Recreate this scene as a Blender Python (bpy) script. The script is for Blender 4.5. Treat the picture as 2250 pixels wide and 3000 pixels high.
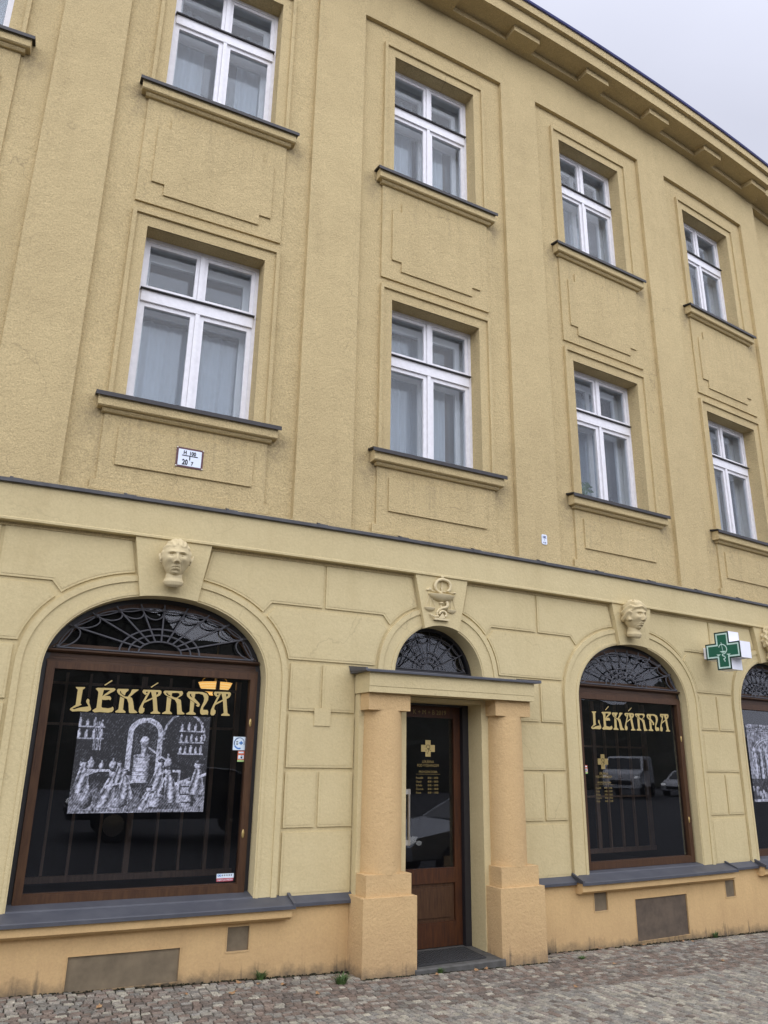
import bpy, bmesh, math, random
import numpy as np
from mathutils import Vector, Matrix
from mathutils.geometry import tessellate_polygon
random.seed(7)
for o in list(bpy.data.objects): bpy.data.objects.remove(o, do_unlink=True)
sc = bpy.context.scene
COL = sc.collection
R = 59.375                       # the whole facade follows a gentle convex curve
def bp(x, y, z):
    t = x / R
    return Vector(((R - y) * math.sin(t), R - (R - y) * math.cos(t), z))
def ground(x):                   # the pavement falls to the right
    return 0.112 - 0.0285 * max(-9, min(x, 12))

# ------------------------------------------------------------------ materials
MATS = {}
def new_mat(name):
    m = bpy.data.materials.new(name); m.use_nodes = True
    nt = m.node_tree; nt.nodes.clear()
    out = nt.nodes.new('ShaderNodeOutputMaterial')
    return m, nt, out
def N(nt, typ, **kw):
    n = nt.nodes.new(typ)
    for k, v in kw.items():
        if k.startswith('i_'):
            key = k[2:]
            key = int(key) if key.isdigit() else key.replace('_', ' ')
            n.inputs[key].default_value = v
        else: setattr(n, k, v)
    return n
def noise(nt, co, scale, detail=4, rough=.55, mapping=None):
    n = N(nt, 'ShaderNodeTexNoise', i_Scale=scale, i_Detail=detail, i_Roughness=rough)
    if mapping:
        mp = N(nt, 'ShaderNodeMapping'); mp.inputs['Scale'].default_value = mapping
        nt.links.new(co, mp.inputs['Vector']); co = mp.outputs[0]
    nt.links.new(co, n.inputs['Vector'])
    return n.outputs['Fac']
def ramp(nt, fac, a, b, c0, c1):
    r = N(nt, 'ShaderNodeMapRange', i_1=a, i_2=b, i_3=c0, i_4=c1)
    nt.links.new(fac, r.inputs[0]); return r.outputs[0]
def mul(nt, a, b, op='MULTIPLY'):
    m = N(nt, 'ShaderNodeMath', operation=op)
    for i, q in enumerate((a, b)):
        if isinstance(q, (int, float)): m.inputs[i].default_value = q
        else: nt.links.new(q, m.inputs[i])
    return m.outputs[0]
def mixc(nt, fac, a, b):
    m = N(nt, 'ShaderNodeMix', data_type='RGBA')
    ins = [m.inputs[0], m.inputs[6], m.inputs[7]]
    for s, q in zip(ins, (fac, a, b)):
        if isinstance(q, (int, float)): s.default_value = q
        elif isinstance(q, tuple): s.default_value = (*q[:3], 1)
        else: nt.links.new(q, s)
    return m.outputs[2]
def scalec(nt, col, fac):
    m = N(nt, 'ShaderNodeVectorMath', operation='SCALE')
    nt.links.new(col, m.inputs[0]) if not isinstance(col, tuple) else setattr(m.inputs[0], 'default_value', col[:3])
    nt.links.new(fac, m.inputs['Scale']); return m.outputs[0]
def bump(nt, h, dist, strength=1.0):
    b = N(nt, 'ShaderNodeBump', i_Strength=strength, i_Distance=dist)
    nt.links.new(h, b.inputs['Height']); return b.outputs[0]
def principled(nt, out, col, rough=.8, normal=None, metal=0., spec=.5):
    p = N(nt, 'ShaderNodeBsdfPrincipled', i_Roughness=rough, i_Metallic=metal)
    p.inputs['Specular IOR Level'].default_value = spec
    if isinstance(col, tuple): p.inputs['Base Color'].default_value = (*col[:3], 1)
    else: nt.links.new(col, p.inputs['Base Color'])
    if normal is not None: nt.links.new(normal, p.inputs['Normal'])
    nt.links.new(p.outputs[0], out.inputs[0]); return p
def coords(nt): return N(nt, 'ShaderNodeTexCoord').outputs['Object']

def stucco(name, base, dark, grain=55, gdist=.006, stain=.5, streak=.35, foot=None, gcol=.10, sills=False, crack=.0):
    m, nt, out = new_mat(name); co = N(nt, 'ShaderNodeNewGeometry').outputs['Position']
    big = noise(nt, co, .55, 5, .6); mid = noise(nt, co, 3.2, 5, .65)
    stk = noise(nt, co, 5.0, 4, .6, (1, 1, .10))
    fine = noise(nt, co, grain * 1.7, 3, .7)
    f1 = ramp(nt, big, .38, .66, 0, stain); f2 = ramp(nt, mid, .42, .70, 0, stain * .7)
    f3 = ramp(nt, stk, .52, .76, 0, streak)
    f = mul(nt, mul(nt, f1, f2, 'ADD'), f3, 'ADD')
    col = mixc(nt, f, base, dark)
    sx = N(nt, 'ShaderNodeSeparateXYZ'); nt.links.new(co, sx.inputs[0])
    if sills:                                        # rain runs dirt down from the window sills, most at their ends
        xm = mul(nt, mul(nt, sx.outputs['X'], 1.32 + 26.4, 'ADD'), 2.64, 'MODULO'); xm = mul(nt, mul(nt, xm, 1.32, 'SUBTRACT'), 0, 'ADD')
        ab = N(nt, 'ShaderNodeMath', operation='ABSOLUTE'); nt.links.new(xm, ab.inputs[0]); ab = ab.outputs[0]
        thin = noise(nt, co, 16., 4, .65, (1, 1, .05)); blot = noise(nt, co, 7., 4, .7)
        for zs in (4.57, 8.04):
            below = mul(nt, ramp(nt, sx.outputs['Z'], zs - .95, zs, 0, 1), ramp(nt, sx.outputs['Z'], zs, zs + .06, 1, 0))
            runs = mul(nt, mul(nt, below, ramp(nt, ab, .80, .90, 1, 0)), ramp(nt, thin, .52, .74, 0, .32))
            smudge = mul(nt, ramp(nt, sx.outputs['Z'], zs - .32, zs - .02, 0, 1), ramp(nt, sx.outputs['Z'], zs + .05, zs + .16, 1, 0))
            smudge = mul(nt, mul(nt, smudge, ramp(nt, ab, .66, .80, 0, 1)), mul(nt, ramp(nt, ab, .86, 1.0, 1, 0), ramp(nt, blot, .36, .62, 0, .60)))
            col = mixc(nt, mul(nt, runs, smudge, 'MAXIMUM'), col, (.17, .135, .085))
    if crack:
        wv = N(nt, 'ShaderNodeVectorMath', operation='ADD'); nz = N(nt, 'ShaderNodeTexNoise', i_Scale=3., i_Detail=4.); nt.links.new(co, nz.inputs['Vector'])
        sc_ = N(nt, 'ShaderNodeVectorMath', operation='SCALE', i_Scale=.5); nt.links.new(nz.outputs['Color'], sc_.inputs[0])
        nt.links.new(co, wv.inputs[0]); nt.links.new(sc_.outputs[0], wv.inputs[1])
        vo = N(nt, 'ShaderNodeTexVoronoi', feature='DISTANCE_TO_EDGE', i_Scale=.75); nt.links.new(wv.outputs[0], vo.inputs['Vector'])
        ck = mul(nt, ramp(nt, vo.outputs['Distance'], .0, .006, crack, 0), ramp(nt, noise(nt, co, .9, 2, .5), .52, .62, 0, 1))
        col = mixc(nt, ck, col, (.12, .09, .055))
    if foot:
        # rising damp and splashes: dirt that clings to the lowest part, following the slope of the pavement
        zz = mul(nt, sx.outputs['Z'], mul(nt, sx.outputs['X'], .0285), 'ADD')
        wob = mul(nt, noise(nt, co, 7, 5, .7), .24)
        drip = mul(nt, ramp(nt, noise(nt, co, 14., 3, .6, (1, 1, .06)), .55, .75, 0, 1), .10)
        zz = mul(nt, mul(nt, zz, wob, 'SUBTRACT'), drip, 'SUBTRACT')
        d = ramp(nt, zz, -.05, .07, .9, 0)
        d2 = ramp(nt, zz, -.05, .42, .38, 0)
        col = mixc(nt, d2, col, (.33, .21, .115)); col = mixc(nt, d, col, foot)
    col = scalec(nt, col, ramp(nt, fine, .3, .7, 1 - gcol, 1 + gcol))
    g1 = noise(nt, co, grain, 4, .65); g2 = noise(nt, co, grain * .22, 3, .6)
    h = mul(nt, mul(nt, g1, 1.0), mul(nt, g2, .9), 'ADD')
    principled(nt, out, col, .92, bump(nt, h, gdist), spec=.25)
    return m
def plain(name, col, rough=.6, metal=0., var=.12, scale=14., bdist=0., spec=.5, stretch=None, dark=None):
    m, nt, out = new_mat(name); co = coords(nt)
    f = noise(nt, co, scale, 5, .65, stretch)
    if dark: c = mixc(nt, ramp(nt, f, .35, .7, 0, 1), col, dark)
    else: c = scalec(nt, col, ramp(nt, f, .3, .7, 1 - var, 1 + var))
    nm = bump(nt, f, bdist) if bdist else None
    principled(nt, out, c, rough, nm, metal, spec); return m
def glass(name, tint=(1, 1, 1), boost=1.0, dust_haze=0.0, haze_col=(.5, .5, .5)):
    m, nt, out = new_mat(name); co = coords(nt)
    tr = N(nt, 'ShaderNodeBsdfTransparent'); tr.inputs[0].default_value = (*tint, 1)
    gl = N(nt, 'ShaderNodeBsdfGlossy', i_Roughness=0.0)
    w = noise(nt, co, 1.3, 2, .5)
    nt.links.new(bump(nt, w, .004, .10), gl.inputs['Normal'])
    fr = N(nt, 'ShaderNodeFresnel', i_IOR=1.5); ge = N(nt, 'ShaderNodeNewGeometry')
    nt.links.new(ramp(nt, ge.outputs['Backfacing'], 0, 1, 1.5, 1 / 1.5), fr.inputs['IOR'])   # a pane is thin: the same reflectance from either side
    fac = mul(nt, fr.outputs[0], boost); 
    mx = N(nt, 'ShaderNodeMixShader'); nt.links.new(fac, mx.inputs[0])
    nt.links.new(tr.outputs[0], mx.inputs[1]); nt.links.new(gl.outputs[0], mx.inputs[2])
    last = mx.outputs[0]
    if dust_haze:  # diffuse film; on inner panes it paints in the sky haze
        df = N(nt, 'ShaderNodeBsdfDiffuse'); df.inputs[0].default_value = (*haze_col, 1)
        d = mul(nt, ramp(nt, noise(nt, co, 2.2, 5, .7), .35, .75, .2, 1.), dust_haze)
        m2 = N(nt, 'ShaderNodeMixShader'); nt.links.new(d, m2.inputs[0])
        nt.links.new(last, m2.inputs[1]); nt.links.new(df.outputs[0], m2.inputs[2]); last = m2.outputs[0]
    nt.links.new(last, out.inputs[0]); return m
def vcol(name, rough=.8, bscale=0., bdist=0., gain=.18, spec=.4):
    m, nt, out = new_mat(name); co = coords(nt)
    a = N(nt, 'ShaderNodeAttribute', attribute_name='col')
    c = a.outputs['Color']; nm = None
    if bscale:
        n1 = noise(nt, co, bscale, 5, .7); n2 = noise(nt, co, bscale * .28, 4, .65)
        c = scalec(nt, c, ramp(nt, n1, .32, .62, 1 - gain * 1.5, 1 + gain * .6))
        c = scalec(nt, c, ramp(nt, n2, .35, .7, 1 - gain * .8, 1 + gain * .5)); nm = bump(nt, n1, bdist)
    principled(nt, out, c, rough, nm, 0, spec); return m

M = {}
M['upper'] = stucco('ochre_roughcast', (.545, .430, .226), (.45, .352, .182), 46, .011, .50, .40, gcol=.22, sills=True, crack=.35)
M['lesene'] = stucco('ochre_roughcast_smooth', (.545, .432, .228), (.45, .352, .184), 50, .009, .50, .40, gcol=.20, crack=.3)
M['lower'] = stucco('cream_render', (.575, .480, .268), (.47, .38, .20), 30, .004, .36, .30, gcol=.06, crack=.22)
M['reliefm'] = stucco('cream_stone', (.62, .525, .32), (.48, .39, .22), 60, .0005, .5, .2, gcol=.05)
M['plinth'] = stucco('apricot_render', (.625, .430, .203), (.50, .335, .157), 34, .0035, .55, .40, foot=(.09, .075, .055), gcol=.06)
M['column'] = stucco('apricot_roughcast', (.575, .400, .197), (.48, .325, .158), 40, .007, .40, .25, foot=(.13, .10, .07), gcol=.06)
M['zinc'] = plain('zinc_sheet', (.050, .053, .064), .55, .0, .25, 5., .003, dark=(.072, .075, .085))
M['tin'] = plain('brown_sill_tin', (.024, .021, .022), .5, .0, .3, 9.)
M['tinstring'] = plain('weathered_tin', (.036, .035, .038), .5, .0, .3, 7., dark=(.075, .076, .08))
M['gutter'] = plain('blue_gutter', (.06, .07, .22), .35, .0, .2, 6.)
M['roof'] = plain('roof_sheet', (.10, .07, .06), .6)
M['white'] = plain('white_gloss_paint', (.78, .77, .79), .4, 0, .07, 18., .0008)
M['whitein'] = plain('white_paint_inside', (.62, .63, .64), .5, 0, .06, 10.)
M['wood'] = plain('dark_stained_wood', (.078, .038, .017), .5, 0, .3, 9., .002, .28, stretch=(6, 6, .6), dark=(.042, .019, .010))
M['woodh'] = plain('dark_stained_wood_rail', (.070, .036, .018), .5, 0, .3, 9., .002, .28, stretch=(.6, 6, 6), dark=(.042, .021, .012))
M['wooddoor'] = plain('door_wood', (.078, .027, .009), .45, 0, .3, 9., .002, .3, stretch=(6, 6, .6), dark=(.035, .014, .008))  # red-brown wood of the door leaf
M['lattice'] = plain('lattice_wood', (.13, .075, .04), .55, 0, .3, 9., stretch=(6, 6, .6))
M['blackpaint'] = plain('black_paint', (.018, .017, .02), .45)
M['iron'] = plain('wrought_iron', (.060, .060, .068), .5, 0, .2, 30.)
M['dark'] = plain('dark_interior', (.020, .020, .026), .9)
M['room'] = plain('room_wall', (.13, .13, .14), .9)
M['gold'] = plain('gold_leaf_paint', (.46, .35, .13), .5, 0, .1, 40.)
M['golddim'] = plain('old_gold_paint', (.26, .19, .06), .6)
M['outline'] = plain('black_vinyl', (.006, .0055, .005), .8, spec=.08)
M['pane'] = glass('window_glass', (.93, .95, .96), .75, .02, (.55, .58, .62))
M['panein'] = glass('inner_window_glass', (.88, .91, .94), 1.15, .12, (.46, .52, .60))  # bluish film stands in for the sky reflected on the inner panes
M['panedark'] = glass('inner_transom_glass', (.86, .89, .92), 1.0, .03, (.46, .52, .60))  # less of the painted haze, so the transoms come out darker
M['shop'] = glass('shop_glass', (.80, .82, .86), .95, .006)
M['steel'] = plain('brushed_steel', (.62, .58, .50), .3, .9)
M['brass'] = plain('brass', (.45, .33, .13), .4, .6)
M['stone'] = plain('step_stone', (.095, .092, .084), .8, 0, .25, 12., .003, dark=(.05, .048, .04))
M['mat'] = plain('steel_grate', (.045, .045, .045), .6, .2)
M['vent'] = plain('vent_board', (.20, .155, .095), .8, 0, .2, 5., .002, dark=(.115, .09, .055))
M['ventd'] = plain('vent_board_dark', (.125, .092, .062), .8, 0, .2, 9., .002, dark=(.075, .057, .04))
M['enamelw'] = plain('white_enamel', (.70, .76, .86), .25, 0, .05)
M['enamelr'] = plain('maroon_enamel', (.075, .012, .018), .35, 0, .35, 30.)
M['ink'] = plain('black_ink', (.008, .008, .011), .7, spec=.08)
M['inkblue'] = plain('blue_ink', (.02, .03, .14), .5)
M['green'] = plain('sign_green', (.004, .105, .066), .3, 0, .05)
M['greendk'] = plain('sign_dark_rim', (.008, .035, .032), .3)
M['mint'] = plain('sign_pale_strip', (.52, .72, .66), .4)
M['acryl'] = plain('white_acrylic', (.80, .81, .86), .35, 0, .03)
M['paper'] = plain('sticker_white', (.66, .76, .82), .5, 0, .04)
M['blue'] = plain('sticker_blue', (.05, .20, .52), .5)
M['navy'] = plain('sticker_navy', (.03, .09, .22), .5)
M['orange'] = plain('sticker_orange', (.62, .14, .06), .5)
M['redst'] = plain('sticker_red', (.42, .06, .08), .5)
M['limest'] = plain('sticker_green', (.36, .55, .20), .5)
M['engrave'] = vcol('poster_print', .55, 90., 0, .10)
M['cobble'] = vcol('granite_setts', .8, 85., .005, .34, .2)
M['bed'] = plain('joint_dirt', (.030, .025, .019), .95, 0, .3, 25., .006, dark=(.028, .034, .016), spec=.1)
M['asphalt'] = plain('asphalt', (.055, .055, .058), .85, 0, .2, 60., .003)
M['kerb'] = plain('kerb_granite', (.25, .24, .23), .8, 0, .2, 30.)
M['leafbrown'] = plain('dead_leaf', (.26, .13, .05), .8, 0, .3, 40., dark=(.36, .24, .12))
M['grass'] = plain('grass_blade', (.055, .10, .022), .7, 0, .3, 20.)
M['plant'] = plain('plant_leaf', (.05, .12, .05), .5)
M['pot'] = plain('white_pot', (.6, .6, .58), .5)
M['bark'] = plain('bark', (.05, .042, .035), .9, 0, .3, 12.)
M['hill'] = plain('wooded_slope', (.035, .04, .022), .95, 0, .4, .8, dark=(.06, .05, .035))
M['carsilver'] = plain('silver_car_paint', (.42, .44, .48), .25, .4)
M['carwhite'] = plain('white_car_paint', (.75, .76, .78), .25)
M['cardark'] = plain('dark_car_paint', (.02, .022, .028), .2)
M['carglass'] = plain('car_glass', (.015, .017, .02), .08)
M['tyre'] = plain('tyre_rubber', (.02, .02, .02), .8)
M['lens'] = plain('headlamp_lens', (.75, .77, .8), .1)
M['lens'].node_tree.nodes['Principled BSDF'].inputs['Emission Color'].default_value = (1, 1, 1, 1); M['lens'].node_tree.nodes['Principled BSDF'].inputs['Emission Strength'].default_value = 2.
def lampmat():
    m, nt, out = new_mat('lit_lamp_glass'); co = coords(nt)
    w = N(nt, 'ShaderNodeTexWave', i_Scale=14., bands_direction='Z'); nt.links.new(co, w.inputs['Vector'])
    c = mixc(nt, w.outputs['Fac'], (1.0, .47, .09), (1.0, .66, .24))
    e = N(nt, 'ShaderNodeEmission', i_Strength=1.5); nt.links.new(c, e.inputs[0])
    nt.links.new(e.outputs[0], out.inputs[0]); return m
M['lamp'] = lampmat()
def clothmat():
    m, nt, out = new_mat('sheer_curtain'); co = coords(nt)
    d = N(nt, 'ShaderNodeBsdfDiffuse'); d.inputs[0].default_value = (.80, .82, .84, 1)
    t = N(nt, 'ShaderNodeBsdfTranslucent'); t.inputs[0].default_value = (.7, .72, .74, 1)
    tr = N(nt, 'ShaderNodeBsdfTransparent')
    a = N(nt, 'ShaderNodeMixShader', i_0=.35); nt.links.new(d.outputs[0], a.inputs[1]); nt.links.new(t.outputs[0], a.inputs[2])
    b = N(nt, 'ShaderNodeMixShader', i_0=.22); nt.links.new(a.outputs[0], b.inputs[1]); nt.links.new(tr.outputs[0], b.inputs[2])
    nt.links.new(b.outputs[0], out.inputs[0]); return m
M['cloth'] = clothmat()

# ------------------------------------------------------------------ mesh builder
class MB:
    def __init__(s): s.v = []; s.f = []; s.c = []
    def add(s, vs, fs, col=None):
        n = len(s.v); s.v += [tuple(q) for q in vs]; s.f += [tuple(i + n for i in f) for f in fs]
        if col is not None: s.c += [col] * len(fs)
        return s
    def box(s, x0, x1, y0, y1, z0, z1):
        vs = [(x, y, z) for z in (z0, z1) for y in (y0, y1) for x in (x0, x1)]
        return s.add(vs, [(0, 2, 3, 1), (4, 5, 7, 6), (0, 1, 5, 4), (2, 6, 7, 3), (0, 4, 6, 2), (1, 3, 7, 5)])
    def plate(s, outer, holes=(), yf=0., yb=.02, sides=(True, True), back=False):
        loops = [list(outer)] + [list(h) for h in holes]
        flat = [p for l in loops for p in l]
        tris = tessellate_polygon([[Vector((p[0], p[1], 0)) for p in l] for l in loops])
        n = len(flat)
        vs = [(p[0], yf, p[1]) for p in flat] + [(p[0], yb, p[1]) for p in flat]
        fs = [tuple(t) for t in tris]
        if back: fs += [tuple(i + n for i in reversed(t)) for t in tris]
        k = 0
        for li, l in enumerate(loops):
            m = len(l)
            if sides[0 if li == 0 else 1]:
                fs += [(k + i, k + (i + 1) % m, n + k + (i + 1) % m, n + k + i) for i in range(m)]
            k += m
        return s.add(vs, fs)
    def prof(s, pts, x0, x1, caps=True):            # (y,z) profile swept along x
        n = len(pts); vs = [(x0, y, z) for y, z in pts] + [(x1, y, z) for y, z in pts]
        fs = [(i, (i + 1) % n, n + (i + 1) % n, n + i) for i in range(n)]
        if caps:
            t = tessellate_polygon([[Vector((p[0], p[1], 0)) for p in pts]])
            fs += [tuple(q) for q in t] + [tuple(i + n for i in q) for q in t]
        return s.add(vs, fs)
    def tube(s, path, r, n=8, cap=True, flat=1.0):
        P = [Vector(p) for p in path]; rs = r if isinstance(r, (list, tuple)) else [r] * len(P)
        vs = []; up0 = None
        for i, p in enumerate(P):
            d = (P[min(i + 1, len(P) - 1)] - P[max(i - 1, 0)]).normalized()
            a = d.cross(Vector((0, 1, 0)))
            if a.length < .1: a = d.cross(Vector((1, 0, 0)))
            a.normalize(); b = d.cross(a).normalized()
            for k in range(n):
                t = 2 * math.pi * k / n
                vs.append(p + (a * math.cos(t) + b * math.sin(t) * flat) * rs[i])
        fs = [(i * n + k, i * n + (k + 1) % n, (i + 1) * n + (k + 1) % n, (i + 1) * n + k) for i in range(len(P) - 1) for k in range(n)]
        if cap: fs += [tuple(range(n)), tuple(range((len(P) - 1) * n, len(P) * n))]
        return s.add(vs, fs)
    def lathe(s, cx, cy, prof, n=40, a0=0., a1=2 * math.pi, ys=1.0):
        full = abs(a1 - a0 - 2 * math.pi) < 1e-6; m = n if full else n + 1
        vs = [(cx + r * math.cos(a0 + (a1 - a0) * k / n), cy + ys * r * math.sin(a0 + (a1 - a0) * k / n), z) for r, z in prof for k in range(m)]
        fs = []
        for i in range(len(prof) - 1):
            for k in range(n):
                k2 = (k + 1) % m if full else k + 1
                fs.append((i * m + k, i * m + k2, (i + 1) * m + k2, (i + 1) * m + k))
        return s.add(vs, fs)
    def ball(s, c, r, n=12, m=8):
        rx, ry, rz = r if isinstance(r, tuple) else (r, r, r)
        vs = []; fs = []
        for i in range(m + 1):
            ph = math.pi * i / m
            for k in range(n):
                t = 2 * math.pi * k / n
                vs.append((c[0] + rx * math.sin(ph) * math.cos(t), c[1] + ry * math.sin(ph) * math.sin(t), c[2] + rz * math.cos(ph)))
        fs = [(i * n + k, i * n + (k + 1) % n, (i + 1) * n + (k + 1) % n, (i + 1) * n + k) for i in range(m) for k in range(n)]
        return s.add(vs, fs)
    def build(s, name, mat, parent=None, bend=False, step=.35, smooth=False, bevel=0., loc=None, rot=0., kind=None, weld=False):
        bm = bmesh.new()
        bv = [bm.verts.new(q) for q in s.v]
        lay = bm.loops.layers.float_color.new('col') if s.c else None
        for i, f in enumerate(s.f):
            if len(set(f)) < 3: continue
            try: fa = bm.faces.new([bv[j] for j in f])
            except ValueError: continue
            if lay:
                for lp in fa.loops: lp[lay] = (*s.c[i], 1)
        if weld: bmesh.ops.remove_doubles(bm, verts=bm.verts, dist=1e-5)
        if bevel:
            bmesh.ops.bevel(bm, geom=[e for e in bm.edges if len(e.link_faces) == 2 and e.calc_face_angle(0) > .5], offset=bevel, segments=2, affect='EDGES', profile=.6)
        if bend:
            xs = [q.co.x for q in bm.verts]
            if xs:
                a, b = min(xs), max(xs); k = math.ceil(a / step) * step
                while k < b:
                    bmesh.ops.bisect_plane(bm, geom=bm.verts[:] + bm.edges[:] + bm.faces[:], plane_co=(k, 0, 0), plane_no=(1, 0, 0), dist=1e-5)
                    k += step
            for q in bm.verts: q.co = bp(*q.co)
        bmesh.ops.recalc_face_normals(bm, faces=bm.faces[:])
        me = bpy.data.meshes.new(name); bm.to_mesh(me); bm.free()
        if smooth:
            me.polygons.foreach_set('use_smooth', [True] * len(me.polygons))
            if smooth != 'all': me.set_sharp_from_angle(angle=math.radians(40))
        me.materials.append(M[mat] if isinstance(mat, str) else mat)
        o = bpy.data.objects.new(name, me); COL.objects.link(o)
        if parent: o.parent = parent
        if loc is not None: o.location = loc; o.rotation_euler = (0, 0, rot)
        if kind: o['kind'] = kind
        return o
def tag(o, label, cat, group=None, kind=None):
    o['label'] = label; o['category'] = cat
    if group: o['group'] = group
    if kind: o['kind'] = kind
    return o
def empty(name, loc=(0, 0, 0), rz=0., parent=None):
    o = bpy.data.objects.new(name, None); COL.objects.link(o); o.empty_display_size = .2
    o.location = loc; o.rotation_euler = (0, 0, rz)
    if parent: o.parent = parent
    return o
def onwall(o, x, y, z):
    o.location = bp(x, y, z); o.rotation_euler = (0, 0, x / R); return o
def textmesh(mb, s, size, x, y, z, align='LEFT', sx=1.0, bold=0.):
    cu = bpy.data.curves.new('txt', 'FONT'); cu.body = s; cu.size = size; cu.align_x = align; cu.resolution_u = 3; cu.offset = bold
    ob = bpy.data.objects.new('txt', cu); COL.objects.link(ob)
    bpy.context.view_layer.update()
    me = ob.to_mesh()
    mb.add([(x + q.co.x * sx, y, z + q.co.y) for q in me.vertices], [tuple(p.vertices) for p in me.polygons])
    ob.to_mesh_clear(); bpy.data.objects.remove(ob); bpy.data.curves.remove(cu)

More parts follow.
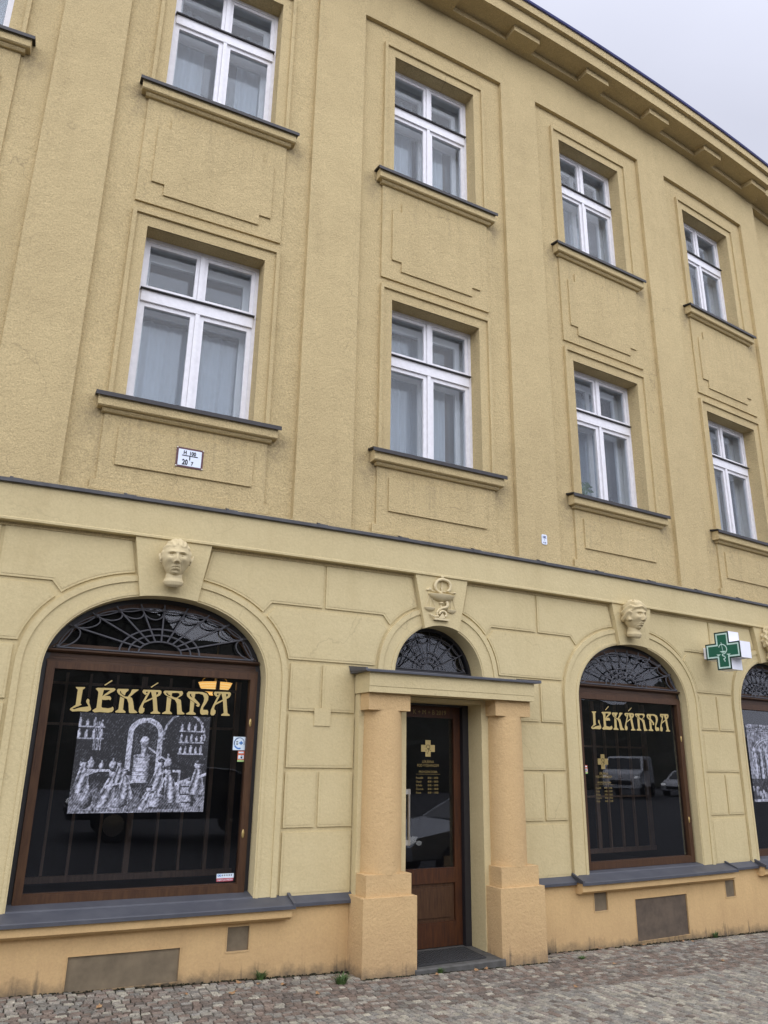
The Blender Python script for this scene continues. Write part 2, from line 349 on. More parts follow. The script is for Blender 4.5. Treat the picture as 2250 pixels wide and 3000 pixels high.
# outlines of the painted letters and of the carved emblem, in metres
LETTERS = {'L':[[-0.628,0.191],[-0.56,0.193],[-0.557,0.187],[-0.574,0.172],[-0.577,0.063],[-0.567,0.056],[-0.582,0.047],[-0.633,0.022],[-0.621,0.017],[-0.577,0.033],[-0.515,0.044],[-0.518,0.052],[-0.536,0.077],[-0.537,0.089],[-0.527,0.105],[-0.513,0.094],[-0.513,0.074],[-0.492,0.026],[-0.495,0.014],[-0.518,0.003],[-0.581,0.005],[-0.63,0.0],[-0.652,0.013],[-0.647,0.024],[-0.612,0.052],[-0.611,0.17],[-0.626,0.184]],'E1':[[-0.477,0.184],[-0.463,0.193],[-0.407,0.195],[-0.414,0.172],[-0.419,0.131],[-0.416,0.046],[-0.408,0.038],[-0.364,0.035],[-0.338,0.041],[-0.331,0.05],[-0.322,0.041],[-0.319,0.025],[-0.329,0.009],[-0.36,0.001],[-0.424,0.004],[-0.463,-0.001],[-0.481,0.011],[-0.477,0.018],[-0.453,0.036],[-0.452,0.154],[-0.458,0.168]],'E2':[[-0.427,0.194],[-0.333,0.197],[-0.322,0.187],[-0.332,0.173],[-0.403,0.128],[-0.383,0.132],[-0.359,0.13],[-0.348,0.116],[-0.352,0.101],[-0.357,0.098],[-0.362,0.105],[-0.388,0.1],[-0.411,0.099],[-0.424,0.108],[-0.422,0.123],[-0.401,0.146],[-0.364,0.177],[-0.369,0.18],[-0.425,0.178]],'Ea':[[-0.416,0.217],[-0.363,0.259],[-0.353,0.254],[-0.407,0.213]],'K1':[[-0.28,0.133],[-0.246,0.118],[-0.247,0.032],[-0.222,0.013],[-0.227,0.005],[-0.3,0.004],[-0.306,0.013],[-0.283,0.031]],'K2':[[-0.311,0.183],[-0.302,0.193],[-0.224,0.195],[-0.218,0.19],[-0.221,0.183],[-0.239,0.166],[-0.245,0.142],[-0.273,0.158],[-0.281,0.177],[-0.287,0.174],[-0.281,0.156],[-0.242,0.134],[-0.209,0.135],[-0.185,0.125],[-0.174,0.097],[-0.159,0.034],[-0.129,0.012],[-0.137,0.007],[-0.188,0.004],[-0.197,0.01],[-0.209,0.083],[-0.225,0.115],[-0.253,0.126],[-0.293,0.149],[-0.307,0.167]],'K3':[[-0.221,0.135],[-0.2,0.166],[-0.194,0.191],[-0.183,0.195],[-0.141,0.195],[-0.143,0.188],[-0.164,0.172],[-0.203,0.133]],'A1':[[-0.062,0.183],[-0.044,0.181],[-0.078,0.107],[-0.089,0.076],[-0.093,0.061],[-0.087,0.049],[-0.077,0.047],[-0.077,0.023],[-0.089,0.006],[-0.111,0.005],[-0.121,0.017],[-0.12,0.046],[-0.103,0.089]],'A2':[[-0.109,0.183],[-0.1,0.196],[0.034,0.199],[0.047,0.19],[0.029,0.182],[-0.078,0.182],[-0.081,0.175],[-0.069,0.166],[-0.082,0.154],[-0.102,0.169]],'A3':[[0.047,0.19],[0.047,0.176],[0.036,0.156],[-0.019,0.125],[-0.084,0.089],[-0.078,0.107],[-0.021,0.137],[0.019,0.168],[0.021,0.185]],'A4':[[-0.04,0.187],[0.001,0.187],[0.011,0.138],[0.031,0.029],[0.055,0.014],[0.049,0.008],[-0.021,0.006],[-0.027,0.012],[-0.003,0.029],[-0.021,0.132]],'Aa':[[-0.047,0.221],[0.008,0.261],[0.015,0.256],[-0.039,0.215]],'R1':[[0.096,0.148],[0.133,0.133],[0.13,0.034],[0.152,0.015],[0.147,0.009],[0.074,0.008],[0.067,0.013],[0.098,0.033]],'R2':[[0.062,0.185],[0.072,0.197],[0.217,0.2],[0.227,0.185],[0.22,0.165],[0.182,0.14],[0.213,0.128],[0.23,0.035],[0.255,0.017],[0.25,0.011],[0.195,0.007],[0.193,0.014],[0.182,0.097],[0.163,0.126],[0.112,0.145],[0.075,0.166]],'R2h':[[0.136,0.181],[0.178,0.185],[0.196,0.179],[0.199,0.164],[0.177,0.144],[0.159,0.145],[0.133,0.156]],'R2k':[[0.085,0.177],[0.093,0.184],[0.102,0.169],[0.125,0.158],[0.118,0.154],[0.095,0.163]],'N1':[[0.258,0.182],[0.27,0.2],[0.39,0.202],[0.43,0.19],[0.444,0.168],[0.444,0.138],[0.43,0.108],[0.407,0.072],[0.408,0.055],[0.445,0.054],[0.455,0.039],[0.451,0.013],[0.44,0.018],[0.402,0.012],[0.386,0.024],[0.383,0.046],[0.389,0.076],[0.408,0.122],[0.41,0.152],[0.395,0.179],[0.361,0.187],[0.33,0.183],[0.326,0.148],[0.368,0.11],[0.377,0.096],[0.371,0.08],[0.358,0.077],[0.344,0.089],[0.356,0.097],[0.283,0.141],[0.263,0.16]],'N1h':[[0.283,0.171],[0.287,0.182],[0.295,0.18],[0.299,0.164],[0.313,0.15],[0.294,0.156]],'N2':[[0.293,0.131],[0.329,0.109],[0.326,0.037],[0.35,0.02],[0.346,0.011],[0.272,0.011],[0.265,0.017],[0.295,0.036]],'B1':[[0.534,0.196],[0.551,0.194],[0.517,0.118],[0.505,0.085],[0.502,0.07],[0.508,0.057],[0.517,0.055],[0.516,0.03],[0.504,0.012],[0.483,0.012],[0.473,0.024],[0.475,0.054],[0.492,0.099]],'B2':[[0.488,0.197],[0.497,0.21],[0.627,0.213],[0.639,0.203],[0.621,0.195],[0.518,0.196],[0.515,0.188],[0.527,0.178],[0.514,0.166],[0.495,0.182]],'B3':[[0.639,0.203],[0.639,0.189],[0.628,0.168],[0.574,0.135],[0.511,0.099],[0.517,0.118],[0.573,0.148],[0.612,0.18],[0.614,0.198]],'B4':[[0.555,0.2],[0.595,0.2],[0.604,0.149],[0.621,0.035],[0.644,0.02],[0.638,0.013],[0.571,0.012],[0.565,0.018],[0.588,0.036],[0.572,0.143]]}
EMBLEM = {'ring':[[-0.012,3.318],[-0.055,3.334],[-0.084,3.352],[-0.096,3.384],[-0.085,3.422],[-0.054,3.452],[-0.01,3.464],[0.033,3.46],[0.068,3.444],[0.084,3.416],[0.082,3.388],[0.075,3.367],[0.057,3.353],[0.045,3.342]],'low':[[0.04,3.239],[0.046,3.21],[0.032,3.185],[-0.009,3.172],[-0.048,3.148],[-0.069,3.118],[-0.06,3.089],[-0.08,3.082],[-0.118,3.079],[-0.143,3.094],[-0.154,3.101]],'low2':[[-0.051,3.107],[-0.037,3.131],[-0.004,3.141],[0.025,3.128],[0.03,3.102],[0.017,3.086]],'rim':[[-0.167,3.301],[0.142,3.309]],'bowlb':[[-0.013,3.243]],'stem':[[-0.015,3.243],[-0.015,3.183]],'knop':[[-0.015,3.223]],'foot':[[-0.016,3.124],[0.002,3.099],[0.021,3.073],[-0.057,3.07],[-0.033,3.095]],'slab':[[-0.111,3.066],[0.06,3.068],[0.059,3.05],[-0.111,3.048]],'ball':[[-0.008,3.493]],'ptr':[[-0.011,3.442],[-0.001,3.399],[0.006,3.386],[-0.002,3.368],[-0.006,3.331],[-0.016,3.331],[-0.019,3.366],[-0.028,3.382],[-0.017,3.397]],'beam':[[-0.182,3.341],[-0.144,3.345],[-0.093,3.336],[0.024,3.344],[0.103,3.34],[0.147,3.343]],'deer':[[-0.14,3.346],[-0.136,3.363],[-0.151,3.371],[-0.171,3.349]],'lr':[[-0.215,3.164],[-0.085,3.168]],'lb':[[-0.15,3.128]],'ls':[[-0.155,3.287],[-0.205,3.17],[-0.136,3.286],[-0.148,3.172],[-0.121,3.268],[-0.091,3.175]],'rr':[[0.043,3.166],[0.162,3.162]],'rb':[[0.104,3.127]],'rs':[[0.07,3.252],[0.055,3.167],[0.096,3.265],[0.092,3.168],[0.122,3.285],[0.15,3.17]]}
# ------------------------------------------------------------------ the building
B = tag(empty('pharmacy_building'), 'curved ochre plaster building with rusticated cream ground floor and arched shop windows', 'building')
X0, X1 = -5.2, 9.44
COLS = [-1, 0, 1, 2, 3]; SP = 2.64
HW = .585
F1, F2, WH = 4.72, 8.195, 1.84
# upper wall: bay plane with the window openings, then the raised pilaster strips around the bays
m = MB(); m.plate([(X0, 3.46), (X1, 3.46), (X1, 11.3), (X0, 11.3)],
    [[(c * SP - HW, z), (c * SP + HW, z), (c * SP + HW, z + WH), (c * SP - HW, z + WH)] for c in COLS for z in (F1, F2)], 0, .2)
m.build('upper_wall', 'upper', B, bend=True)
m = MB(); m.plate([(X0, 3.80), (X1, 3.80), (X1, 11.3), (X0, 11.3)],
    [[(c * SP - 1.02, 3.85), (c * SP + 1.02, 3.85), (c * SP + 1.02, 10.44), (c * SP - 1.02, 10.44)] for c in COLS], -.05, .0)
m.build('pilaster_strip', 'lesene', B, bend=True)
m = MB(); m.plate([(X1 - .02, -.5), (14, -.5), (14, 11.3), (X1 - .02, 11.3)], (), .10, .3)
m.build('recessed_wall', 'upper', B, bend=True)

# cornice
CZ = 11.12
m = MB()
m.prof([(.12, CZ), (-.15, CZ), (-.15, CZ + .085), (-.42, CZ + .085), (-.42, CZ + .28), (-.475, CZ + .28), (-.475, CZ + .405), (.12, CZ + .405)], X0, X1)
m.build('cornice', 'lesene', B, bend=True, bevel=.006)
m = MB()
m.prof([(.3, CZ), (0., CZ), (0., CZ + .085), (-.27, CZ + .085), (-.27, CZ + .28), (-.325, CZ + .28), (-.325, CZ + .405), (.3, CZ + .405)], X1 + .002, 14)
m.build('cornice', 'lesene', B, bend=True)
m = MB(); m.box(-.22, .22, -.335, -.14, CZ - .004, CZ + .10)
br = m.build('cornice_bracket', 'lesene', B, bevel=.005)
for i in range(-6, 8):
    o = br if i == -6 else br.copy()
    if i != -6: COL.objects.link(o); o.parent = B
    x = 3.92 + 1.315 * i
    onwall(o, x, 0 if x < X1 else .15, 0)
m = MB(); m.prof([(-.50, CZ + .405), (-.512, CZ + .425), (-.50, CZ + .447), (-.40, CZ + .455), (-.2, CZ + .43), (-.2, CZ + .406)], X0, X1)
m.build('gutter_edge', 'gutter', B, bend=True)
m = MB(); m.prof([(-.42, CZ + .44), (3.5, CZ + 2.2), (3.5, CZ + 2.1), (-.3, CZ + .41)], X0, 14)
m.build('roof', 'roof', B, bend=True)

# string course between ground floor and upper floors
m = MB(); m.prof([(.02, 3.47), (.02, 3.49), (-.062, 3.49), (-.067, 3.494), (-.067, 3.512), (-.062, 3.518), (-.062, 3.80), (.02, 3.80)], X0, X1)
m.build('string_course', 'lower', B, bend=True)
m = MB(); m.prof([(.0, 3.801), (-.088, 3.795), (-.092, 3.798), (-.092, 3.822), (-.084, 3.828), (.0, 3.862)], X0, X1)
x = X0 + .3
while x < X1:
    m.box(x, x + .10, -.093, -.03, 3.799, 3.832); m.prof([(-.092, 3.83), (-.075, 3.845), (.0, 3.872), (0., 3.84)], x, x + .025)
    x += .88
m.build('string_flashing', 'tinstring', B, bend=True)

# ground floor openings
class Arch:
    def __init__(s, cx, a, b, zc, e, oa, ob, oe, zb=.625): s.__dict__.update(cx=cx, a=a, b=b, zc=zc, e=e, oa=oa, ob=ob, oe=oe, zb=zb)
    def path(s, a, b, e, zb, n=44):                 # from bottom left over the crown to bottom right
        p = [(s.cx - a, zb)]
        for i in range(n + 1):
            t = math.pi * (1 - i / n); c, q = math.cos(t), math.sin(t)
            p.append((s.cx + a * math.copysign(abs(c) ** (2 / e), c), s.zc + b * abs(q) ** (2 / e)))
        return p + [(s.cx + a, zb)]
    def inner(s, d=0., zb=None): return s.path(s.a - d, s.b - d, s.e, s.zb if zb is None else zb)
    def outer(s, d=0., zb=None): return s.path(s.oa + d, s.ob + d, s.oe, s.zb if zb is None else zb)
    def ox(s, z, d=0.):                             # half width of the outer outline at height z
        if z <= s.zc: return s.oa + d
        q = min(1, (z - s.zc) / (s.ob + d)); return (s.oa + d) * (1 - q ** s.oe) ** (1 / s.oe)
    def oz(s, x, d=0.):
        q = min(1, abs(x) / (s.oa + d)); return s.zc + (s.ob + d) * (1 - q ** s.oe) ** (1 / s.oe)
    def iz(s, x):
        q = min(1, abs(x) / s.a); return s.zc + s.b * (1 - q ** s.e) ** (1 / s.e)
AA = Arch(-2.70, .905, .66, 2.35, 2.1, 1.10, .83, 2.2)
AB = Arch(-.035, .905, .66, 2.35, 2.1, 1.10, .83, 2.2)
AC = Arch(2.655, .51, .505, 2.5, 2.0, .695, .68, 2.1, 2.42)
AD = Arch(5.34, .89, .665, 2.375, 2.1, 1.10, .84, 2.2)
AE = Arch(8.05, .745, .66, 2.39, 2.1, .905, .82, 2.2)
ARCHES = [AA, AB, AC, AD, AE]
DX, DH = 2.655, .425
G = .03
def rows(zb, zt, xa, xb, mid=None):
    if mid: return [[(xa, zb), (mid - .016, zb), (mid - .016, zt), (xa, zt)], [(mid + .016, zb), (xb, zb), (xb, zt), (mid + .016, zt)]]
    return [[(xa, zb), (xb, zb), (xb, zt), (xa, zt)]]
def blocks(L, Rr, xa, xb, mid):
    """rustication blocks of the pier between arch L and arch Rr"""
    out = []
    for zb, zt, two in ((.645, 1.127, 0), (1.167, 1.612, 1), (1.648, 2.088, 0), (2.125, 2.53, 1)):
        out += rows(zb, zt, xa, xb, mid if two else None)
    zb, zt, zc = 2.567, 3.018, 2.93
    l = [(L.cx + L.ox(z, G), z) for z in np.linspace(zb, zc, 10)] if L else [(xa, zb), (xa, zt)]
    if L: l.append((l[-1][0] + .078, zt))
    r = [(Rr.cx - Rr.ox(z, G), z) for z in np.linspace(zb, zc, 10)] if Rr else [(xb, zb), (xb, zt)]
    if Rr: r.append((r[-1][0] - .078, zt))
    out.append(l + r[::-1])
    zb, zt = 3.055, 3.457
    def half(A, sgn):
        kt = .345 if A is not AC else .33; kb = .29 if A is not AC else .265
        xs = np.linspace(kb, A.ox(2.965, G), 14)
        p = [(A.cx + sgn * x, A.oz(x, G)) for x in xs]
        p.append((p[-1][0] + sgn * .078, zb))
        p += [(mid - sgn * .016, zb), (mid - sgn * .016, zt), (A.cx + sgn * kt, zt)]
        return p
    if L: out.append(half(L, 1))
    if Rr: out.append(half(Rr, -1))
    return out
bl = []
bl += blocks(AA, AB, AA.cx + 1.13, AB.cx - 1.13, (AA.cx + AB.cx) / 2)
bl += blocks(AB, AC, AB.cx + 1.13, 1.728, 1.392)
bl += blocks(AC, AD, 3.605, AD.cx - 1.13, 3.905)
bl += blocks(AD, AE, AD.cx + 1.13, AE.cx - .935, 6.81)
bl += blocks(AE, None, AE.cx + .935, X1, 9.2)
def inset(p, d):                                     # shrink a block outline a little
    n = len(p); out = []
    area = sum(p[i][0] * p[(i + 1) % n][1] - p[(i + 1) % n][0] * p[i][1] for i in range(n))
    sg = 1 if area > 0 else -1
    for i in range(n):
        a, b, c = Vector(p[i - 1]), Vector(p[i]), Vector(p[(i + 1) % n])
        e1 = (b - a); e2 = (c - b)
        if e1.length < 1e-6 or e2.length < 1e-6: out.append(tuple(b)); continue
        n1 = Vector((-e1.y, e1.x)).normalized() * sg; n2 = Vector((-e2.y, e2.x)).normalized() * sg
        q = n1 + n2; k = q.length
        if k < .3: out.append(tuple(b + n1 * d)); continue
        q = q / k; out.append(tuple(b + q * min(d * 2.2, d / max(.35, q.dot(n1)))))
    return out
m = MB(); m.plate([(X0, -.5), (X1, -.5), (X1, 3.475), (X0, 3.475)],
    [a.inner() for a in ARCHES] + [[(DX - DH, .07), (DX + DH, .07), (DX + DH, 2.255), (DX - DH, 2.255)]], .018, .24)
for p in bl:
    m.plate(p, (), .004, .0181)
    q = inset(p, .020)
    m.plate(q, (), .0012, .0041)
sq = [(1.336, 2.0), (1.492, 2.0), (1.492, 2.152), (1.336, 2.152)]
m.plate(sq, (), -.008, .0041)
m.build('ground_floor_wall', 'lower', B, bend=True)
for A in ARCHES:
    m = MB()
    def ring(o, i, y): m.plate(o + i[::-1], (), y, .0185)
    ring(A.outer(), A.outer(-.048), -.016)
    ring(A.outer(-.0481), A.inner(-.040), -.004)
    ring(A.inner(-.0399), A.inner(-.014), -.010)
    ring(A.inner(-.0139), A.inner(.0005), -.004)
    m.build('archivolt', 'lower', B, bend=True)
    m = MB(); kt, kb = (.325, .238) if A is not AC else (.311, .20)
    xs = np.linspace(-kb, kb, 11)
    pts = [(A.cx + x, A.iz(x) - .006) for x in xs] + [(A.cx + kt, 3.4895), (A.cx - kt, 3.4895)]
    m.plate(pts, (), -.05, .018)
    m.build('keystone', 'lower', B, bend=True, step=.3)

# plinth, shop window ledges, ventilation boards
vents = [(-.483, .314, .115, .342), (.674, .850, .283, .455), (4.472, 4.655, .309, .478), (5.05, 5.86, -.012, .382), (6.545, 6.72, .299, .472)]
holes = [[(a, c), (b, c), (b, d), (a, d)] for a, b, c, d in vents]
for xa, xb, hs in ((X0, 1.74, holes[:2]), (3.57, X1, holes[2:])):
    m = MB(); m.plate([(xa, -.5), (xb, -.5), (xb, .60), (xa, .60)], hs, -.024, .0175)
    m.build('plinth', 'plinth', B, bend=True)
for i, (a, b, c, d) in enumerate(vents):
    m = MB(); m.box(a, b, -.012, .0, c, d)
    v = m.build('vent_cover', 'ventd' if i == 3 else 'vent', B, bend=True)
    m = MB(); w = .010 if i in (1, 2, 4) else .006
    for q in ((a - w, a, c - w, d + w), (b, b + w, c - w, d + w), (a, b, c - w, c), (a, b, d, d + w)): m.box(q[0], q[1], -.029, -.0235, q[2], q[3])
    m.build('vent_frame', 'column' if i in (1, 2, 4) else 'plinth', v, bend=True)
ledges = [(AA.cx - 1.2, AA.cx + 1.2), (AB.cx - 1.2, 1.165), (4.232, 6.62), (7.19, 9.3)]
for a, b in ledges:
    m = MB(); m.prof([(0, .488), (-.085, .488), (-.125, .512), (-.125, .588), (0, .588)], a, b)
    m.build('ledge_moulding', 'plinth', B, bend=True, bevel=.004)
def flash(xa, xb, yf, ybk=.02, zk=.655):
    m = MB(); m.prof([(ybk, zk), (yf, .603), (yf - .006, .597), (yf - .006, .572), (yf, .572), (yf + .004, .590), (ybk, .6)], xa, xb)
    if yf < -.1:
        for q in (xa + .012, xb - .012): m.prof([(-.158, .590), (-.158, .616), (.0, .672), (.0, .64)], q - .012, q + .012)
        for A in ARCHES:
            if xa < A.cx - A.a and A.cx + A.a < xb: m.prof([(-.012, .6462), (.0, .6562), (.2, .692), (.2, .60), (-.012, .60)], A.cx - A.a + .002, A.cx + A.a - .002)
    m.build('ledge_flashing', 'zinc', B, bend=True)
edges = [X0] + [q for l in ledges for q in l] + [X1]
for i in range(len(edges) - 1):
    a, b = edges[i], edges[i + 1]
    if i % 2: flash(a - .02, b + .02, -.15)
    elif b - a > .05:
        if a < 1.74 < b: flash(a + .02, 1.75, -.062); flash(3.57, b - .02, -.062)
        else: flash(a + .02, b - .02, -.062)

# ------------------------------------------------------------------ upper windows
def make_window():
    h0, ht = .03, WH
    m = MB()
    m.box(-HW, -.548, .17, .235, h0, ht); m.box(.548, HW, .17, .235, h0, ht); m.box(-.548, .548, .17, .235, 1.798, ht)
    m.box(-.548, .548, .155, .235, 1.135, 1.255)                     # transom
    m.box(-.022, .022, .165, .235, 1.255, 1.798); m.box(-.0205, .0205, .158, .236, .05, 1.135)
    m.box(-.548, .548, .17, .235, h0, .06)
    w = m.build('window', 'white', B, bevel=.004)
    m = MB(); m.prof([(.13, 1.252), (.127, 1.262), (.19, 1.282), (.19, 1.256)], -.56, .56)
    m.build('drip_rail', 'tin', w)
    for sx in (-1, 1):
        m = MB(); a, b = (sx * .023, sx * .547) if sx > 0 else (-.547, -.023); f = .036
        for q in ((a, a + f, 1.284, 1.797), (b - f, b, 1.284, 1.797), (a + f, b - f, 1.284, 1.284 + f), (a + f, b - f, 1.797 - f, 1.797)): m.box(q[0], q[1], .182, .225, q[2], q[3])
        s = m.build('sash', 'white', w, bevel=.004)
        m = MB(); m.box(a + f - .005, b - f + .005, .203, .207, 1.284 + f - .005, 1.797 - f + .005); m.build('pane', 'pane', w)
        m = MB(); f = .045; a, b = (.0215, .547) if sx > 0 else (-.547, -.0215)
        for q in ((a, a + f, .06, 1.134), (b - f, b, .06, 1.134), (a + f, b - f, .06, .125), (a + f, b - f, 1.134 - f, 1.134)): m.box(q[0], q[1], .178, .225, q[2], q[3])
        m.build('sash', 'white', w, bevel=.004)
        m = MB(); m.box(a + f - .005, b - f + .005, .203, .207, .12, 1.134 - f + .005); m.build('pane', 'pane', w)
    # inner casement of the double window
    m = MB(); y0, y1 = .345, .385
    for q in ((-.60, -.475, 0, 1.84), (.475, .60, 0, 1.84), (-.475, .475, 1.70, 1.84), (-.475, .475, 1.10, 1.23), (-.475, .475, 0, .09), (-.035, .035, .09, 1.10), (-.03, .03, 1.23, 1.70)): m.box(q[0], q[1], y0, y1, q[2], q[3])
    m.box(-.59, -.572, .236, .345, 0, 1.84); m.box(.572, .59, .236, .345, 0, 1.84); m.box(-.572, .572, .236, .345, 1.82, 1.84); m.box(-.572, .572, .236, .345, .0, .045)
    inn = m.build('inner_casement', 'whitein', w, bevel=.004)
    for sx in (-1, 1):
        a, b = (.03, .48) if sx > 0 else (-.48, -.03)
        m = MB(); m.box(a, b, .364, .367, .085, 1.105); m.build('inner_pane', 'panein', w)
        m = MB(); m.box(a, b, .364, .367, 1.225, 1.705); m.build('inner_pane', 'panedark', w)
    m = MB(); y0, y1 = .386, 2.6                                      # the room behind
    vs = [(x, y, z) for z in (-.8, 2.5) for y in (y0, y1) for x in (-1.1, 1.1)]
    m.add(vs, [(0, 1, 3, 2), (4, 6, 7, 5), (2, 3, 7, 6), (0, 2, 6, 4), (1, 5, 7, 3)])
    for q in ((-1.1, -.59, -.8, 2.5), (.59, 1.1, -.8, 2.5), (-.59, .59, 1.84, 2.5), (-.59, .59, -.8, 0)): m.add([(q[0], y0, q[2]), (q[1], y0, q[2]), (q[1], y0, q[3]), (q[0], y0, q[3])], [(0, 1, 2, 3)])
    m.box(-.62, -.60, .02, .39, -.05, 1.9); m.box(.60, .62, .02, .39, -.05, 1.9); m.box(-.6, .6, .2, .39, 1.842, 1.88); m.box(-.6, .6, .2, .39, -.05, -.01)
    m.build('room', 'room', w)
    # surround: raised bead, then a band stepping back to the opening
    m = MB()
    def U(x, zt, zb=-.03): return [(-x, zb), (-x, zt), (x, zt), (x, zb)]
    def fr(o, ot, i, it, y): m.plate(U(o, ot) + U(i, it)[::-1], (), y, .008)
    fr(.735, 2.0, .697, 1.958, -.034); fr(.6971, 1.9581, HW, WH, -.010)
    m.build('surround', 'lesene', w)
    m = MB(); m.prof([(.19, .052), (-.118, .002), (-.126, -.004), (-.126, -.040), (-.116, -.040), (-.112, -.010), (.19, .02)], -.835, .835)
    m.build('sill_cap', 'tin', w)
    m = MB(); m.prof([(0, -.008), (-.098, -.014), (-.098, -.115), (-.085, -.125), (0, -.125)], -.808, .808)
    m.prof([(0, -.125), (-.062, -.125), (-.062, -.140), (-.045, -.158), (0, -.158)], -.765, .765)
    m.build('sill', 'lesene', w, bevel=.003)
    return w
W0 = make_window()
m = MB()
m.plate([(-.738, -.86), (.738, -.86), (.738, -.158), (-.738, -.158)], (), -.018, .008)
m.plate([(-.606, -.62), (.606, -.62), (.606, -.262), (-.606, -.262)], (), -.036, -.0178)
m.plate([(-.785, -.86), (.785, -.86), (.785, -.775), (-.785, -.775)], (), -.024, .008)
apron = m.build('apron_panel', 'upper', None)
m = MB()
m.plate([(-.731, -1.382), (.731, -1.382), (.731, -.158), (-.731, -.158)], (), -.018, .008)
a, b = .604, .481
m.plate([(-b, -1.255), (b, -1.255), (b, -1.134), (a, -1.134), (a, -.46), (b, -.46), (b, -.335), (-b, -.335), (-b, -.46), (-a, -.46), (-a, -1.134), (-b, -1.134)], (), -.036, -.0178)
spandrel = m.build('spandrel_panel', 'upper', None)
WINS = {}
for f, z in ((1, F1), (2, F2)):
    for c in COLS:
        if f == 1 and c == -1: w = W0
        else:
            w = W0.copy(); COL.objects.link(w)
            for ch in W0.children:
                if ch.name.startswith(('apron', 'spandrel')): continue
                k = ch.copy(); COL.objects.link(k); k.parent = w
        w.parent = B; onwall(w, c * SP, 0, z); WINS[(f, c)] = w
for (f, c), w in WINS.items():
    src = apron if f == 1 else spandrel
    k = src.copy(); COL.objects.link(k); k.parent = w
bpy.data.objects.remove(apron); bpy.data.objects.remove(spandrel)

def curtain(f, c, xa, xb, z0, z1, label, seed, amp=.018):
    rnd = random.Random(seed); n = max(24, int((xb - xa) / .012)); ph = [rnd.uniform(0, 6.28) for _ in range(4)]
    m = MB(); vs = []; nz = 10
    for j in range(nz + 1):
        z = z0 + (z1 - z0) * j / nz
        for i in range(n + 1):
            x = xa + (xb - xa) * i / n; k = 1.15 - .3 * j / nz
            y = .47 + amp * k * (math.sin(x * 46 + ph[0] + .25 * math.sin(z * 2 + ph[1])) + .6 * math.sin(x * 81 + ph[2]) + .5 * math.sin(x * 19 + ph[3]))
            vs.append((x, y, z))
    fs = [(j * (n + 1) + i, j * (n + 1) + i + 1, (j + 1) * (n + 1) + i + 1, (j + 1) * (n + 1) + i) for j in range(nz) for i in range(n)]
    m.add(vs, fs); o = m.build('curtain', 'cloth', None, smooth='all')
    onwall(o, c * SP, 0, F1 if f == 1 else F2)
    return tag(o, label, 'curtain', 'curtains behind the upper windows')
fl = {1: 'first-floor', 2: 'top-floor'}
where = {-1: 'at the far left edge', 0: "above the carved man's head", 1: 'above the doorway', 2: "above the carved woman's head", 3: 'in the rightmost column'}
for f, c, xa, xb, z1, kind in ((2, -1, -.5, .5, 1.72, 'wide sheer'), (2, 0, -.5, -.16, 1.70, 'narrow gathered left'), (2, 0, .22, .5, 1.70, 'narrow gathered right'), (1, 0, -.52, .52, 1.10, 'full-width half-height sheer'),
                           (1, 1, -.52, .1, 1.72, 'cloudy lace left'), (1, 1, .12, .42, 1.3, 'cloudy lace right'), (2, 1, -.5, -.08, 1.72, 'sheer left'), (1, 2, -.5, .3, 1.72, 'pale veil'), (2, 2, -.5, .25, 1.72, 'slim sheer'), (2, 3, -.5, .22, 1.72, 'sheer left'), (1, 3, -.5, .15, 1.72, 'sheer left'), (2, 1, .0, .40, 1.5, 'sheer right')):
    curtain(f, c, xa, xb, .06, z1, '%s white curtain, %s window %s' % (kind, fl[f], where[c]), f * 31 + c * 7 + int(xa * 50))
# the little pot plant standing on the inner sill of one window
pp = tag(empty('pot_plant', bp(2 * SP - .24, .29, F1 + .05), 0), "small leafy pot plant on the first-floor sill above the woman's head keystone", 'plant')
m = MB(); m.lathe(0, 0, [(.001, 0), (.042, 0), (.055, .10), (.05, .10), (.046, .09), (.001, .09)], 20); m.build('pot', 'pot', pp, smooth=True)
m = MB(); rnd = random.Random(3)
for i in range(26):
    a = rnd.uniform(0, 6.28); h = rnd.uniform(.10, .22); rr = rnd.uniform(.02, .11); w = rnd.uniform(.022, .035)
    c = Vector((math.cos(a) * rr, math.sin(a) * rr * .4, h)); d = Vector((math.cos(a), math.sin(a) * .4, rnd.uniform(-.8, .3))).normalized() * w; s = d.cross(Vector((0, .6, .8))).normalized() * w * .7
    m.add([c - d, c + s, c + d * 1.3, c - s], [(0, 1, 2, 3)]); m.tube([(0, 0, .08), tuple((c - d))], .003, 4)
m.build('foliage', 'plant', pp); pp.scale = (1.25, .6, 1.35)
# ------------------------------------------------------------------ shop windows
def outset(p, d): return inset(p, -d)
def lettering(parent, ox, oz, y, mat='gold'):
    mb = MB(); mo = MB(); k = 0
    for nm, q in LETTERS.items():
        if nm in ('R2h', 'R2k', 'N1h'): continue
        q = [(a + ox, b + oz) for a, b in q]; hs = []
        if nm == 'R2': hs = [[(a + ox, b + oz) for a, b in LETTERS[h]] for h in ('R2h', 'R2k')]
        if nm == 'N1': hs = [[(a + ox, b + oz) for a, b in LETTERS['N1h']]]
        yy = y - .0005 * (k % 4); k += 1
        mb.plate(q, hs, yy - .0012, yy - .001, (False, False)); mo.plate(outset(q, .0055), [inset(h, .004) for h in hs], yy + .0018, yy + .002, (False, False))
    mb.build('lettering', mat, parent); mo.build('lettering_outline', 'outline', parent)
GR = [(0, 2.91), (.18, 2.904), (.362, 2.875), (.54, 2.816), (.70, 2.715), (.805, 2.545)]
def bez(a, b, c, d, n=12):
    a, b, c, d = map(Vector, (a, b, c, d))
    return [a * (1 - t) ** 3 + b * 3 * t * (1 - t) ** 2 + c * 3 * t * t * (1 - t) + d * t ** 3 for t in [i / n for i in range(n + 1)]]
